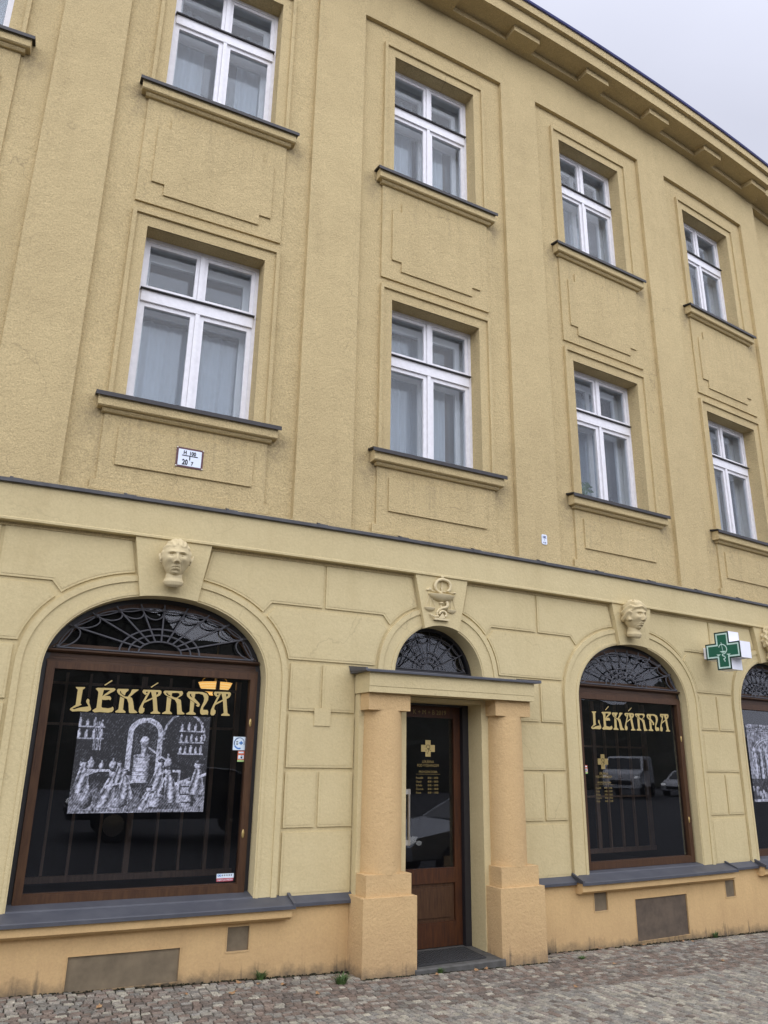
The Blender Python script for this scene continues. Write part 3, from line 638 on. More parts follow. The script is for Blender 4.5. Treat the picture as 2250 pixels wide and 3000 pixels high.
def grille(parent, nodes, zb, inner, y, rr=.0075, cx=0):
    m = MB(); full = [(-x, z) for x, z in nodes[:0:-1]] + list(nodes)
    for hw, hh in inner:
        m.tube([(cx + hw * math.cos(t), y, zb + hh * math.sin(t)) for t in np.linspace(0, math.pi, 22)], rr, 6)
    hw, hh = inner[-1]
    for x, z in full[1:-1]:
        t = math.atan2((z - zb) / hh, x / hw); m.tube([(cx + hw * math.cos(t), y - .004, zb + hh * math.sin(t)), (x, y - .004, z)], rr, 6)
        L = math.hypot(x, z - zb); m.tube([(x, y, z), (x * (1 + .04 / L), y, z + (z - zb) * .05 / L)], rr, 6)
    for i in range(len(full) - 1):
        a, b = Vector((full[i][0], y, full[i][1])), Vector((full[i + 1][0], y, full[i + 1][1]))
        C = Vector((0, y, zb)); mid = (a + b) / 2; inn = (C - mid).normalized(); L = (b - a).length
        m.tube(bez(a, a + inn * L * .62 + (b - a) * .08, b + inn * L * .62 - (b - a) * .08, b), rr * .85, 6)
        m.tube(bez(a, a + (b - a) * .33 + inn * L * .09, b - (b - a) * .33 + inn * L * .09, b), rr * .8, 6)
        m.tube(bez(a, a + (b - a) * .33 - inn * L * .10, b - (b - a) * .33 - inn * L * .10, b), rr * .8, 6)
    for x, z in full:
        s = 1.0 if rr > .006 else .7
        m.ball((x, y - .006, z), (.018 * s, .012, .018 * s), 14, 8); m.ball((x, y - .018, z), (.009 * s, .006, .009 * s), 10, 6)
    m.tube([(-nodes[-1][0] - .03, y, zb), (nodes[-1][0] + .03, y, zb)], rr, 6)
    return m.build('grille', 'iron', parent, smooth=True)
def shop_window(A, dy, letters=None, nodes=GR, inner=((.332, .206), (.257, .156), (.178, .101)), icx=0):
    L = Arch(0, A.a, A.b, A.zc, A.e, 1, 1, 2, .664)
    dz = A.zc - 2.35; zt = 2.43 + dz; zf = 2.53 + dz
    m = MB(); m.plate(L.inner(-.002) + L.inner(.040)[::-1], (), .150 + dy, .23 + dy)
    m.box(-A.a + .04, A.a - .04, .150 + dy, .23 + dy, .60, .67)
    w = m.build('shop_window', 'blackpaint', B)
    onwall(w, A.cx, 0, 0)
    h = A.a - .042
    m = MB(); y0, y1 = .118 + dy, .19 + dy; f = .062
    m.box(-h, -h + f, y0, y1, .672, zt); m.box(h - f, h, y0, y1, .672, zt); m.box(-h + f, h - f, y0 + .001, y1, .672, .738); m.box(-h + f, h - f, y0 + .001, y1, zt - .055, zt)
    m.box(-h + f, h - f, y0 + .012, y1, .738, .746)
    m.build('sash', 'wood', w, bevel=.006)
    m = MB()
    m.prof([(y1, zt + .002), (y0 + .02, zt + .002), (y0 + .02, zt + .018), (y0 + .035, zt + .022), (y0 + .035, zf - .028), (y0 + .006, zf - .024), (y0 - .012, zf - .012), (y0 - .012, zf), (y1, zf + .012)], -A.a + .036, A.a - .036)
    m.build('transom', 'woodh', w, bevel=.004)
    m = MB(); m.prof([(y1 + .05, zf + .013), (y1 - .02, zf + .013), (y1 - .02, zf + .05), (y1 + .05, zf + .06)], -A.a + .08, A.a - .08)
    m.build('fanlight_sill', 'woodh', w, bevel=.004)
    L2 = Arch(0, A.a, A.b, A.zc, A.e, 1, 1, 2, zf + .012)
    def arcpart(d): return [p for p in L2.inner(d) if p[1] >= zf + .0119]
    m = MB(); m.plate(arcpart(.041) + arcpart(.075)[::-1], (), y0 + .03, .2 + dy); m.build('fanlight_frame', 'wood', w)
    m = MB(); m.box(-h + f - .01, h - f + .01, .160 + dy, .164 + dy, .73, zt - .05); m.build('pane', 'shop', w)
    m = MB(); m.plate(arcpart(.06), (), .172 + dy, .176 + dy, back=True); m.build('fanlight_pane', 'shop', w)
    s = A.a / .905
    grille(w, [(x * s, z + dz) for x, z in nodes], zf + .012, inner, y0 + .0, cx=icx)
    if letters: lettering(w, *letters, .158 + dy)
    for z in (2.01, 1.12):
        m = MB(); m.ball((h - f / 2 - .01, y0 - .002, z), (.012, .006, .034), 12, 8); m.ball((h - f / 2 - .01, y0 - .007, z + .008), (.006, .003, .006), 8, 6)
        m.build('keyhole_plate', 'brass', w, smooth=True)
    return w
SA = shop_window(AA, 0.)
SB = shop_window(AB, 0., (.005, 2.05))
SD = shop_window(AD, -.045, (.030, 2.078), icx=-.05)
SE = shop_window(AE, -.03)
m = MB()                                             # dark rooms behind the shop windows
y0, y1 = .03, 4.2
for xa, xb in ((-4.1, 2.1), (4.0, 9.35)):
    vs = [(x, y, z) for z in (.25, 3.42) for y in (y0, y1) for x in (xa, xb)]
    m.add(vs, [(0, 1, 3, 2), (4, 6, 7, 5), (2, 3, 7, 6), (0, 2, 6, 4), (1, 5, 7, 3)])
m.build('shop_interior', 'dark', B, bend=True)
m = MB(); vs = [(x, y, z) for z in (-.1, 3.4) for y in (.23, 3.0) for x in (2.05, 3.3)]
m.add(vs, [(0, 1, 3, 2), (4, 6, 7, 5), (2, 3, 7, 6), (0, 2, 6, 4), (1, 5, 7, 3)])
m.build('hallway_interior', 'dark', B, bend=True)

def lattice(label, cx, xs, thick, z0, z1, zr, y):
    m = MB()
    for i, x in enumerate(xs): m.box(x - thick[i] / 2, x + thick[i] / 2, y, y + .03, z0, z1)
    for z in zr: m.box(xs[0], xs[-1], y + .004, y + .026, z - .011, z + .011)
    m.box(xs[0] - .05, xs[-1] + .05, y - .004, y + .034, z0 - .05, z0)
    o = m.build('lattice_screen', 'lattice', None, bevel=.002); onwall(o, cx, 0, 0)
    return tag(o, label, 'screen')
xs = [-.86, -.64, -.44, -.21, .03, .27, .48, .715, .92]
lattice('brown wooden bar screen behind the engraving poster in the left shop window', AB.cx, xs, [.03, .022, .022, .022, .05, .022, .022, .034, .05], .76, 2.42, (1.98, 2.33), .9)
xs = [-.06, .23, .42, .64, .86, 1.14]
lattice('brown wooden grid screen behind the glass of the shop window with the yellow cross', AD.cx, xs, [.045, .055, .022, .022, .022, .07], .76, 2.46, (1.92, 1.34), .9)
# lit pendant lamp seen through the left shop window
lp = tag(empty('pendant_lamp', bp(.705, 1.06, 2.295), 0), 'glowing yellow glass pendant lamp hanging inside the left shop window', 'lamp')
m = MB(); m.lathe(0, 0, [(.002, 0), (.045, .002), (.085, .014), (.12, .042), (.145, .080), (.158, .112), (.165, .120), (.150, .118), (.11, .070), (.04, .02), (.002, .018)], 32); m.build('lamp_shade', 'lamp', lp, smooth=True)
m = MB(); m.tube([(0, 0, .02), (0, 0, 1.0)], .010, 8); m.build('rod', 'brass', lp)
m = MB()
for k in range(3):
    a = k * 2.09 + .4; m.tube([(.15 * math.cos(a), .15 * math.sin(a), .115), (.13 * math.cos(a), .13 * math.sin(a), .16), (.02 * math.cos(a), .02 * math.sin(a), .22)], .004, 6)
m.build('hanger', 'brass', lp)

# ------------------------------------------------------------------ printed posters (plain stand-in interiors), stickers
def raster(W, H, seed, kind):
    rs = np.random.RandomState(seed); yy, xx = np.mgrid[0:H, 0:W]; u = xx / W; v = 1 - yy / H
    g = np.full((H, W), .13)
    def put(mask, val): g[mask] = val[mask] if isinstance(val, np.ndarray) else val
    def cyl(cx, w, v0, v1, lo=.12, hi=.62):
        s = np.abs((u - cx) / w); put((s < 1) & (v > v0) & (v < v1), lo + (hi - lo) * np.clip(1 - ((u - cx) / w + .35) ** 2 * .9, 0, 1))
    def ell(cx, cy, rx, ry, lo=.1, hi=.6):
        d = ((u - cx) / rx) ** 2 + ((v - cy) / ry) ** 2; put(d < 1, lo + (hi - lo) * np.clip(1 - ((u - cx) / rx + .4) ** 2 * .6 - ((v - cy) / ry - .4) ** 2 * .4, 0, 1))
    if kind == 'lab':
        put(v < .30, .16 + .40 * np.clip(.30 - v, 0, 1) / .3 * (.6 + .4 * np.sin(u * 7)))      # floor
        for a in range(5): put((np.abs(u - .12 - a * .012) < .0035) & (v > .62) & (v < .92), .4)
        d = ((u - .50) / .135) ** 2 + ((v - .80) / .17) ** 2                                     # arched niche
        put(((d < 1) | ((np.abs(u - .5) < .135) & (v < .80) & (v > .42))), .55)
        d2 = ((u - .50) / .095) ** 2 + ((v - .80) / .12) ** 2
        put(((d2 < 1) | ((np.abs(u - .5) < .095) & (v < .80) & (v > .42))), .17)
        d = ((u - .80) / .17) ** 2 + ((v - .78) / .26) ** 2; put((d < 1) & (d > .82) & (v > .74), .42)
        for sx, sv, n in ((.09, .74, 4), (.09, .86, 4), (.86, .60, 5), (.86, .72, 5), (.86, .84, 4)):   # shelves of jars
            put((np.abs(u - sx) < .10) & (np.abs(v - sv) < .008), .5)
            for k in range(n):
                cx = sx - .08 + .16 * k / (n - 1); h = .05 + .03 * rs.rand(); cyl(cx, .014, sv + .008, sv + h, .15, .6); cyl(cx, .007, sv + h, sv + h + .02, .2, .6)
        cyl(.5, .075, .30, .57, .16, .66); ell(.5, .57, .078, .022, .25, .5)                       # brick stove with a still head
        cyl(.5, .022, .57, .70, .2, .62); ell(.5, .72, .036, .055, .2, .66)
        for k in range(6): put((np.abs(v - (.33 + k * .04)) < .003) & (np.abs(u - .5) < .075), .2)
        put((np.abs(v - .66 + (u - .53) * .9) < .010) & (u > .53) & (u < .68), .5)
        ell(.69, .50, .035, .055, .15, .6); cyl(.69, .010, .54, .60, .2, .55)
        for tx, tw, tv in ((.20, .11, .42), (.70, .10, .42), (.36, .06, .36)):                    # tables with vessels
            put((np.abs(u - tx) < tw) & (np.abs(v - tv) < .012), .58)
            for sg in (-1, 1): put((np.abs(u - tx - sg * tw * .85) < .008) & (v < tv) & (v > tv - .27), .45)
        for k, (cx, cv, s) in enumerate(((.12, .43, .05), (.20, .43, .035), (.28, .43, .045), (.65, .43, .03), (.36, .37, .03))):
            ell(cx, cv + s, s * .62, s, .15, .66); cyl(cx, s * .18, cv + s * 1.6, cv + s * 2.6, .25, .6)
        cyl(.86, .055, .06, .30, .15, .55); ell(.86, .30, .058, .02, .3, .6)                         # barrel
        for k in range(3): put((np.abs(v - (.10 + k * .08)) < .006) & (np.abs(u - .86) < .055), .18)
        cyl(.62, .045, .06, .17, .2, .66); ell(.62, .17, .055, .022, .35, .62); put((np.abs(u - .63 - (v - .17) * .25) < .008) & (v > .16) & (v < .36), .6)  # mortar
        ell(.34, .10, .075, .05, .15, .5); ell(.24, .07, .05, .035, .2, .55); ell(.10, .14, .06, .10, .12, .5)
        def figure(cx, cy, s, lean=0., tone=.62):              # a plain robed worker
            for k in range(60):
                t = k / 59; w = s * (.10 + .17 * t - .05 * (t > .85)); yy_ = cy + s * (.62 - .62 * t); xx_ = cx + lean * s * (1 - t)
                band = (np.abs(u - xx_) < w * .62) & (np.abs(v - yy_) < s * .008)
                fold = .5 + .5 * np.sin((u - xx_) / w * 9 + t * 4); put(band, tone * (.35 + .65 * fold * np.clip(1.1 - (u - xx_) / w * .6, .3, 1.2)))
            ell(cx + lean * s * 1.12, cy + s * .72, s * .072, s * .10, .2, .68); ell(cx + lean * s * 1.15 + s * .01, cy + s * .80, s * .075, s * .05, .05, .22)
            put((np.abs(v - (cy + s * .42) - (u - cx) * .5) < s * .035) & (u > cx) & (u < cx + s * .26), tone)
        for q in ((.07, .20, .40, .0), (.24, .06, .46, .10), (.40, .14, .36, -.08), (.61, .22, .38, .06), (.76, .10, .44, -.12), (.93, .18, .42, .0), (.52, .02, .30, .14), (.33, .30, .26, 0)): figure(*q)
        put((np.abs(v - .02) < .012), .35)
    else:
        g[:] = .40 + .1 * np.sin(u * 9) * np.sin(v * 7)
        for k in range(4): put((np.abs(v - .965 + k * .024) < .006) & (np.sin(u * 160 + k * 40 + np.sin(u * 47) * 3) > -.25) & (u > .06) & (u < .94), .12)
        for r in (.44, .40, .34):
            d = ((u - .5) / r) ** 2 + ((v - .58) / (r * .62)) ** 2; put((d < 1) & (d > .93) & (v > .52), .62)
        for k in range(7):
            cx = .14 + k * .12; cyl(cx, .03, .30, .66, .2, .66); ell(cx, .66, .05, .04, .25, .6); put((np.abs(u - cx - .06) < .015) & (v > .3) & (v < .6), .16)
        put(v < .30, .18); 
        for k in range(26): ell(rs.rand(), .05 + rs.rand() * .24, .02 + rs.rand() * .03, .03 + rs.rand() * .04, .12, .6)
        put((v < .035) | (v > .985), .5)
    hatch = .5 + .5 * np.sin((xx * .9 + yy * .55) * 1.25 + 1.5 * np.sin(yy * .21) + 9 * g + 2 * np.sin(xx * .05))
    g = g * (.70 + .5 * hatch * (1 - g)) + rs.normal(0, .035, g.shape)
    b = rs.normal(0, 1, (H, W))
    for _ in range(5): b = (b + np.roll(b, 1, 0) + np.roll(b, -1, 0) + np.roll(b, 1, 1) + np.roll(b, -1, 1)) / 5
    g = g * (1 + .9 * b)
    g = .012 + np.clip((g - .12) / .48, 0, 1) ** 1.3 * .66
    return np.clip(g, .015, .8)
def poster(label, cx, x0, x1, z0, z1, y, W, H, seed, kind):
    g = raster(W, H, seed, kind); m = MB()
    vs = [(x0 + (x1 - x0) * i / W, y, z0 + (z1 - z0) * j / H) for j in range(H + 1) for i in range(W + 1)]
    for j in range(H):
        for i in range(W):
            a = j * (W + 1) + i; k = float(g[H - 1 - j, i]); m.f.append((a, a + 1, a + W + 2, a + W + 1)); m.c.append((k * .86, k * .88, k * 1.02))
    m.v = vs; o = m.build('poster', 'engrave', None); onwall(o, cx, 0, 0); return tag(o, label, 'poster')
poster('wide grey engraving poster of a workshop under the gold letters in the left shop window', AB.cx, -.565, .483, 1.293, 2.047, .157, 280, 200, 4, 'lab')
poster('tall grey engraving poster with arches in the rightmost shop window', AE.cx, -.50, .56, 1.29, 2.235, .127, 170, 150, 9, 'arch')

def sticker(label, cx, x0, x1, z0, z1, y, parts):
    t = tag(empty('sticker', bp(cx, 0, 0), cx / R), label, 'sticker')
    w, h = x1 - x0, z1 - z0
    for nm, mat, yo, shapes in parts:
        m = MB()
        for s in shapes:
            if isinstance(s, tuple) and s[0] == 't': textmesh(m, s[1], s[2] * h, x0 + s[3] * w, y - yo, z0 + s[4] * h, 'CENTER', s[5])
            else: m.plate([(x0 + a * w, z0 + b * h) for a, b in s], (), y - yo, y - yo + .0004)
        m.build(nm, mat, t)
    return t
def rc(a, b, c, d): return [(a, c), (b, c), (b, d), (a, d)]
def arc(cx, cy, r0, r1, a0, a1, n=18, asp=1.):
    t = np.linspace(math.radians(a0), math.radians(a1), n)
    return [(cx + r1 * math.cos(q), cy + r1 * math.sin(q) * asp) for q in t] + [(cx + r0 * math.cos(q), cy + r0 * math.sin(q) * asp) for q in t[::-1]]
full = [rc(0, 1, 0, 1)]
bx = AB.cx
sticker('square pale blue sticker with a round emblem on the left shop window', bx, .695, .803, 1.782, 1.892, .158, [
    ('backing', 'paper', .0, full), ('ring', 'navy', .001, [arc(.5, .52, .36, .44, 100, 200)] + [arc(.5, .52, .37, .44, a, a + 9) for a in range(-15, 90, 13)]),
    ('swoosh', 'blue', .001, [arc(.5, .52, .34, .45, 205, 290)]), ('cross', 'blue', .001, [rc(.50, .80, .48, .60), rc(.60, .70, .39, .69)]),
    ('caption', 'ink', .001, [rc(.24, .40, .62, .67), rc(.24, .42, .50, .55), rc(.26, .40, .40, .45)])])
def locksticker(label, cx, x0, x1, z0, z1, y):
    sticker(label, cx, x0, x1, z0, z1, y, [('backing', 'orange', 0., full), ('band', 'paper', .0008, [rc(.12, .88, .78, .92), rc(.10, .92, .25, .60)]),
        ('lock', 'ink', .0015, [rc(.46, .70, .30, .45), arc(.58, .45, .07, .12, 0, 180), rc(.2, .3, .28, .33)]), ('strip', 'limest', .0008, [rc(0, 1, 0, .17)])])
locksticker('small orange sticker with a padlock below the blue square sticker', bx, .742, .801, 1.688, 1.777, .158)
locksticker('orange padlock sticker at the left edge of the window with the yellow cross', AD.cx, -.768, -.715, 1.615, 1.70, .112)
sticker('white and red alarm sticker in the bottom right corner of the left shop window', bx, .638, .780, .760, .818, .158, [
    ('backing', 'paper', 0., [rc(0, 1, .42, 1)]), ('band', 'redst', .0, [rc(0, .98, 0, .419)]), ('logo', 'blue', .001, [arc(.11, .77, .03, .06, 0, 359, asp=2.2), arc(.22, .77, .03, .06, 0, 359, asp=2.2)]),
    ('caption', 'ink', .001, [rc(.32 + k * .105, .36 + k * .105, .68, .88) for k in range(6)]), ('warning', 'paper', .001, [('t', 'OBJEKT JE STŘEŽEN', .26, .49, .10, .98)])])

# gold cross and opening hours, written on the door glass and on the window
def hours(parent, cx, cz, y, mat):
    m = MB(); k = .0785
    cr = [(-.030, -.077), (.030, -.077), (.030, -.032), (.0785, -.032), (.0785, .032), (.030, .032), (.030, .077), (-.030, .077), (-.030, .032), (-.0785, .032), (-.0785, -.032), (-.030, -.032)]
    m.plate([(cx + a, cz + b) for a, b in cr], (), y, y + .0005)
    o = m.build('gold_cross', mat, parent); m = MB()
    T = lambda s, sz, x, z, al='LEFT', sx=1.: textmesh(m, s, sz, cx + x, y, cz + z, al, sx)
    T('LÉKÁRNA', .036, 0, -.136, 'CENTER', .86); T('POD VYŠEHRADEM', .036, 0, -.170, 'CENTER', .80)
    T('PROVOZNÍ DOBA', .028, 0, -.226, 'CENTER', .92); m.box(cx - .137, cx + .137, y, y + .0005, cz - .2395, cz - .2375)
    for i, (d, h) in enumerate((('Pondělí', '8:00 – 18:00'), ('Úterý', '8:00 – 18:00'), ('Středa', '8:00 – 18:00'), ('Čtvrtek', '8:00 – 18:00'), ('Pátek', '8:00 – 14:00'))):
        z = -.281 - i * .0335; T(d, .026, -.136, z); T(h, .026, -.004, z, 'LEFT', .92)
    m.build('opening_hours', 'golddim', parent)
    m = MB(); yy = y - .001
    ring = [(cx + .021 * math.cos(t), yy, cz + .010 + .023 * math.sin(t)) for t in np.linspace(3.4, -1.2, 16)]
    m.tube(ring, .0022, 4); m.plate([(cx - .012, cz), (cx + .012, cz), (cx + .004, cz - .01), (cx - .004, cz - .01)], (), yy, yy + .0004)
    m.tube([(cx + .006 * math.sin(q * 6), yy, cz - .012 - q * .04) for q in np.linspace(0, 1, 10)], .0016, 4)
    for s in (-1, 1): m.plate([(cx + s * .024 - .009, cz - .014), (cx + s * .024 + .009, cz - .014), (cx + s * .024, cz - .021)], (), yy, yy + .0004)
    m.build('emblem', 'outline', o)
hours(SD, 4.865 - AD.cx, 1.74, .112, 'golddim')

# ------------------------------------------------------------------ doorway
m = MB()
for x0, x1 in ((1.742, DX - DH), (DX + DH, 3.568)): m.box(x0, x1, -.08, .0175, .0, 2.29)
m.box(DX - DH + .001, DX + DH - .001, -.079, .0175, 2.256, 2.289)
m.build('doorway_surround', 'lower', B, bend=True, bevel=.018)
m = MB(); L = Arch(0, AC.a, AC.b, AC.zc, 2.0, 1, 1, 2, 2.50)
fan = empty('x'); bpy.data.objects.remove(fan)
m.plate(L.inner(-.002) + L.inner(.03)[::-1], (), .19, .236); m.box(-.48, .48, .185, .236, 2.50, 2.575); fw = m.build('fanlight', 'blackpaint', B); onwall(fw, AC.cx, 0, 0)
m = MB(); m.plate(L.inner(.028), (), .215, .219, back=True); m.build('fanlight_pane', 'shop', fw)
grille(fw, [(0, 2.925), (.135, 2.90), (.262, 2.838), (.355, 2.745), (.41, 2.60)], 2.585, ((.18, .175), (.13, .128), (.078, .072)), .195, .0052)
d = None
m = MB()
m.box(-.46, -.357, .145, .24, .09, 2.27); m.box(.357, .46, .145, .24, .09, 2.27); m.box(-.357, .357, .145, .24, 2.235, 2.27)
door = m.build('door', 'blackpaint', B, bevel=.004); onwall(door, DX, 0, 0)
m = MB(); y0, y1 = .195, .235
m.box(-.355, -.275, y0, y1, .105, 2.233); m.box(.278, .355, y0, y1, .105, 2.233); m.box(-.275, .278, y0 + .001, y1, 2.125, 2.233); m.box(-.275, .278, y0 + .001, y1, .635, .765); m.box(-.275, .278, y0 + .001, y1, .105, .31)
m.build('door_leaf', 'wooddoor', door, bevel=.004)
m = MB(); m.box(-.275, .278, .218, .23, .31, .635); m.box(-.235, .238, .206, .229, .345, .600); m.build('door_panel', 'wood', door, bevel=.008)
m = MB(); m.box(-.28, .283, .212, .216, .76, 2.13); pn = m.build('door_pane', 'shop', door)
hours(door, 2.645 - DX, 1.835, .2105, 'gold')
m = MB(); textmesh(m, 'K + M + B 2019', .062, 0, .1938, 2.155, 'CENTER', .95); m.build('lettering', 'golddim', door)
m = MB(); hx = 2.395 - DX
m.tube([(hx, .15, .975), (hx, .15, 1.465)], .0135, 12)
for z in (1.0, 1.44): m.box(hx - .05, hx + .012, .14, .196, z - .022, z + .022)
m.build('door_handle', 'steel', door, bevel=.003)
m = MB(); m.prof([(-.31, -.2), (-.31, .066), (-.30, .076), (.02, .092), (.24, .10), (.24, -.2)], 2.20, 3.12)
m.build('door_step', 'stone', B, bend=True, bevel=.006)
g = MB()
for i in range(24): x = -.36 + .72 * i / 23; g.box(x - .004, x + .004, -.17, .17, 0, .010)
for i in range(14): y = -.17 + .34 * i / 13; g.box(-.364, .364, y - .004, y + .004, -.001, .0095)
mt = g.build('scraper_grate', 'mat', None); onwall(mt, DX - .06, -.07, .0935); mt.rotation_euler = (math.radians(2.5), 0, DX / R)
tag(mt, 'dark steel scraper grate lying on the stone door step', 'grate')

for sg in (-1, 1):                                      # engaged columns on stepped pedestals
    cx = DX + sg * .685
    prof = [(.186, .795), (.1865, 1.1), (.185, 1.5), (.181, 1.9), (.178, 2.147)]
    m = MB(); m.lathe(cx, -.085, prof, 48); c = m.build('column', 'column', B, bend=True, smooth=True)
    px = DX + sg * .69
    m = MB(); m.box(px - .254, px + .254, -.300, .0, -.3, .632); m.build('pedestal', 'column', c, bend=True, bevel=.014, step=.6)
    m = MB(); m.box(px - .216, px + .216, -.268, .0, .630, .803); m.build('pedestal_block', 'column', c, bend=True, bevel=.010, step=.6)
    m = MB(); m.box(px - .212, px + .212, -.245, .0, 2.147, 2.2945); m.build('capital', 'column', c, bend=True, bevel=.005, step=.6)
m = MB(); m.prof([(-.0, 2.295), (-.298, 2.295), (-.298, 2.345), (-.302, 2.35), (-.302, 2.472), (0, 2.472)], DX - .925, DX + .918)
m.build('portico_lintel', 'lower', B, bend=True, bevel=.004)
m = MB(); m.prof([(.017, 2.53), (-.33, 2.494), (-.338, 2.486), (-.338, 2.470), (-.326, 2.4725), (.017, 2.4735)], DX - .975, DX + .975)
m.prof([(.017, 2.545), (-.336, 2.503), (-.342, 2.478), (-.33, 2.474), (.017, 2.50)], DX - .985, DX - .965); m.prof([(.017, 2.545), (-.336, 2.503), (-.342, 2.478), (-.33, 2.474), (.017, 2.50)], DX + .955, DX + .985)
m.build('portico_flashing', 'zinc', B, bend=True)

# ------------------------------------------------------------------ carved heads on the keystones
def carve(kind, voxel=.021):
    nu, nv = 150, 120; vs = []; G = lambda x, s: math.exp(-(x / s) ** 2)
    sm = lambda a, b, x: (lambda t: t * t * (3 - 2 * t))(max(0, min(1, (x - a) / (b - a))))
    wom = kind == 'woman'
    for j in range(nv + 1):
        ph = math.pi * j / nv
        for i in range(nu):
            t = 2 * math.pi * i / nu
            sx, sy, sz = math.sin(ph) * math.cos(t), math.sin(ph) * math.sin(t), math.cos(ph)
            fr = max(0., -sy)
            jaw = 1 - (.30 if not wom else .26) * sm(.05, 1.0, -sz) * (.4 + .6 * fr)
            x = .72 * sx * jaw * (1 + .04 * G(sz - .3, .4)); y = .82 * sy * (1 - .10 * sm(.2, 1, -sz) * (1 - fr)); z = sz
            if abs(sz) > .6: x *= 1 + .10 * sm(.6, .95, abs(sz)) * (1 - .6 * (sz < 0))
            u, w = x, z; au = abs(u); F = fr ** .35 if fr > 0 else 0
            d = 0
            rise = sm(.14, -.30, w) if w < .14 else 0
            if w < .14: rise = sm(0, .46, .14 - w)
            drop = 1 - sm(.37, .43, -w)
            d += (.07 + .17 * rise) * (.62 if wom else 1) * G(u, .085 + .03 * rise) * drop * (1 if w < .2 else G(w - .2, .1))
            d += .09 * G(au - .115, .055) * G(w + .36, .06)
            d += .11 * G(w - .17 + .10 * max(0, .22 - au) - (.03 if wom else .0), .065) * G(au - .26, .22) * (1 if not wom else .7)
            d -= .15 * G(au - .27, .15) * G(w - .03, .085)
            d += .135 * G(au - .27, .10) * G(w - .005, .048)
            d -= .055 * G(au - .27, .12) * G(w - .062, .018)
            d -= .03 * G(au - .27, .11) * G(w + .055, .016)
            d += .07 * G(au - .40, .15) * G(w + .20, .13)
            d -= .07 * G(au - .40, .15) * G(w + .52, .16)
            tt = max(0, min(1, (-w - .34) / .36)); d -= .038 * G(au - (.16 + .15 * tt), .036) * (1 if .30 < -w < .74 else G(min(abs(w + .30), abs(w + .74)), .05))
            wm = -.605 - .55 * u * u
            d += .05 * G(w - wm - .045, .035) * G(u, .19); d += .065 * G(w - wm + .065, .042) * G(u, .16)
            d -= .075 * G(w - wm, .018) * G(u, .21)
            d -= .05 * G(w + .775, .045) * G(u, .2); d += .13 * G(u, .19) * G(w + .90, .13)
            if not wom:
                for q in (.32, .40): d -= .018 * G(w - q - .03 * math.cos(u * 9), .018) * G(u, .3)
                d -= .03 * G(au - .045, .018) * G(w - .15, .07)
            y -= d * F * 1.12
            # hair
            front = (.52 if not wom else .44) - .20 * au * (1 if not wom else .9) + .05 * math.cos(u * 14)
            h = 0.
            if kind == 'man':
                side = sm(.30, .46, (sy + .72)) if w > -.15 else 0
                h = max(sm(front - .03, front + .05, w), side * sm(-.18, -.08, w))
                wave = .5 + .5 * math.sin(9 * math.atan2(sx, .25 + max(0, sz)) * 2.2 + 5 * sy)
                amp = .03 + .038 * wave
            elif wom:
                low = -.32 + .04 * math.sin(t * 9)
                side = sm(.18, .32, sy + .62 + .10 * math.sin(w * 11)) * sm(low - .06, low + .04, w)
                h = max(sm(front - .03, front + .04, w + .05 * math.sin(u * 11 + 1)), side)
                wave = .5 + .5 * math.sin(15 * w + 7 * u + 4 * sy + 1.5 * math.sin(5 * t)); amp = .07 + .12 * wave
            else:
                side = sm(.26, .42, sy + .68) * sm(-.5, -.4, w)
                beard = sm(.50, .62, -w) * (1 - G(w + .61, .05) * G(u, .2)) if fr > 0 else 0
                h = max(sm(front - .02, front + .05, w), side, .8 * beard)
                wave = (.5 + .5 * math.sin(17 * w + 2 * math.sin(t * 8))) * (.5 + .5 * math.sin(t * 15 + 4 * w)); amp = .08 + .15 * wave
            k = 1 + h * amp / max(.4, math.sqrt(x * x + y * y + z * z))
            vs.append((x * k, y * k, z * k))
    m = MB(); fs = [(j * nu + i, j * nu + (i + 1) % nu, (j + 1) * nu + (i + 1) % nu, (j + 1) * nu + i) for j in range(nv) for i in range(nu)]
    m.add(vs, fs)
    lean = .0
    m.tube([(0, .10, -.40), (0, .14, -.80), (0, .17, -1.05), (0, .18, -1.26), (0, .18, -1.40), (0, .2, -1.46)], [.44, .41, .44, .53, .47, .36], 28)
    if kind == 'man':
        for s in (-1, 1):
            E_ = [(s * (.80 + .07 * math.sin(q)), -.02 + .12 * math.cos(q) + .05, -.06 + .24 * math.sin(q + .3)) for q in np.linspace(-1.7, 3.4, 14)]
            m.tube(E_, [.045] * 8 + [.05] * 6, 8); m.ball((s * .78, .06, -.05), (.05, .10, .20), 14, 10); m.ball((s * .76, .0, -.26), (.05, .06, .07), 10, 8)
    o = m.build('tmp', 'reliefm', None, weld=True)
    md = o.modifiers.new('r', 'REMESH'); md.mode = 'VOXEL'; md.voxel_size = voxel
    sm_ = o.modifiers.new('s', 'SMOOTH'); sm_.factor = .4; sm_.iterations = 5
    dg = bpy.context.evaluated_depsgraph_get(); me = bpy.data.meshes.new_from_object(o.evaluated_get(dg))
    bpy.data.objects.remove(o)
    me.polygons.foreach_set('use_smooth', [True] * len(me.polygons))
    me.materials.clear(); me.materials.append(M['reliefm'])
    return me
for kind, x, z, s, y, turn, tilt, lab in (('man', -.030, 3.314, .160, -.145, -.10, 0, "carved stone head of a frowning man with swept-back hair"), ('woman', 5.255, 3.345, .166, -.155, -.02, 0, "carved stone head of a woman with wavy bobbed hair, turned right"), ('curly', 8.0, 3.31, .18, -.15, .0, 0, 'carved stone head with thick curls')):
    me = carve(kind); o = bpy.data.objects.new('carved_head', me); COL.objects.link(o); o.parent = B
    o.location = bp(x, y, z); o.scale = (s, s, s); o.rotation_euler = (0, 0, x / R + turn); o['label'] = lab

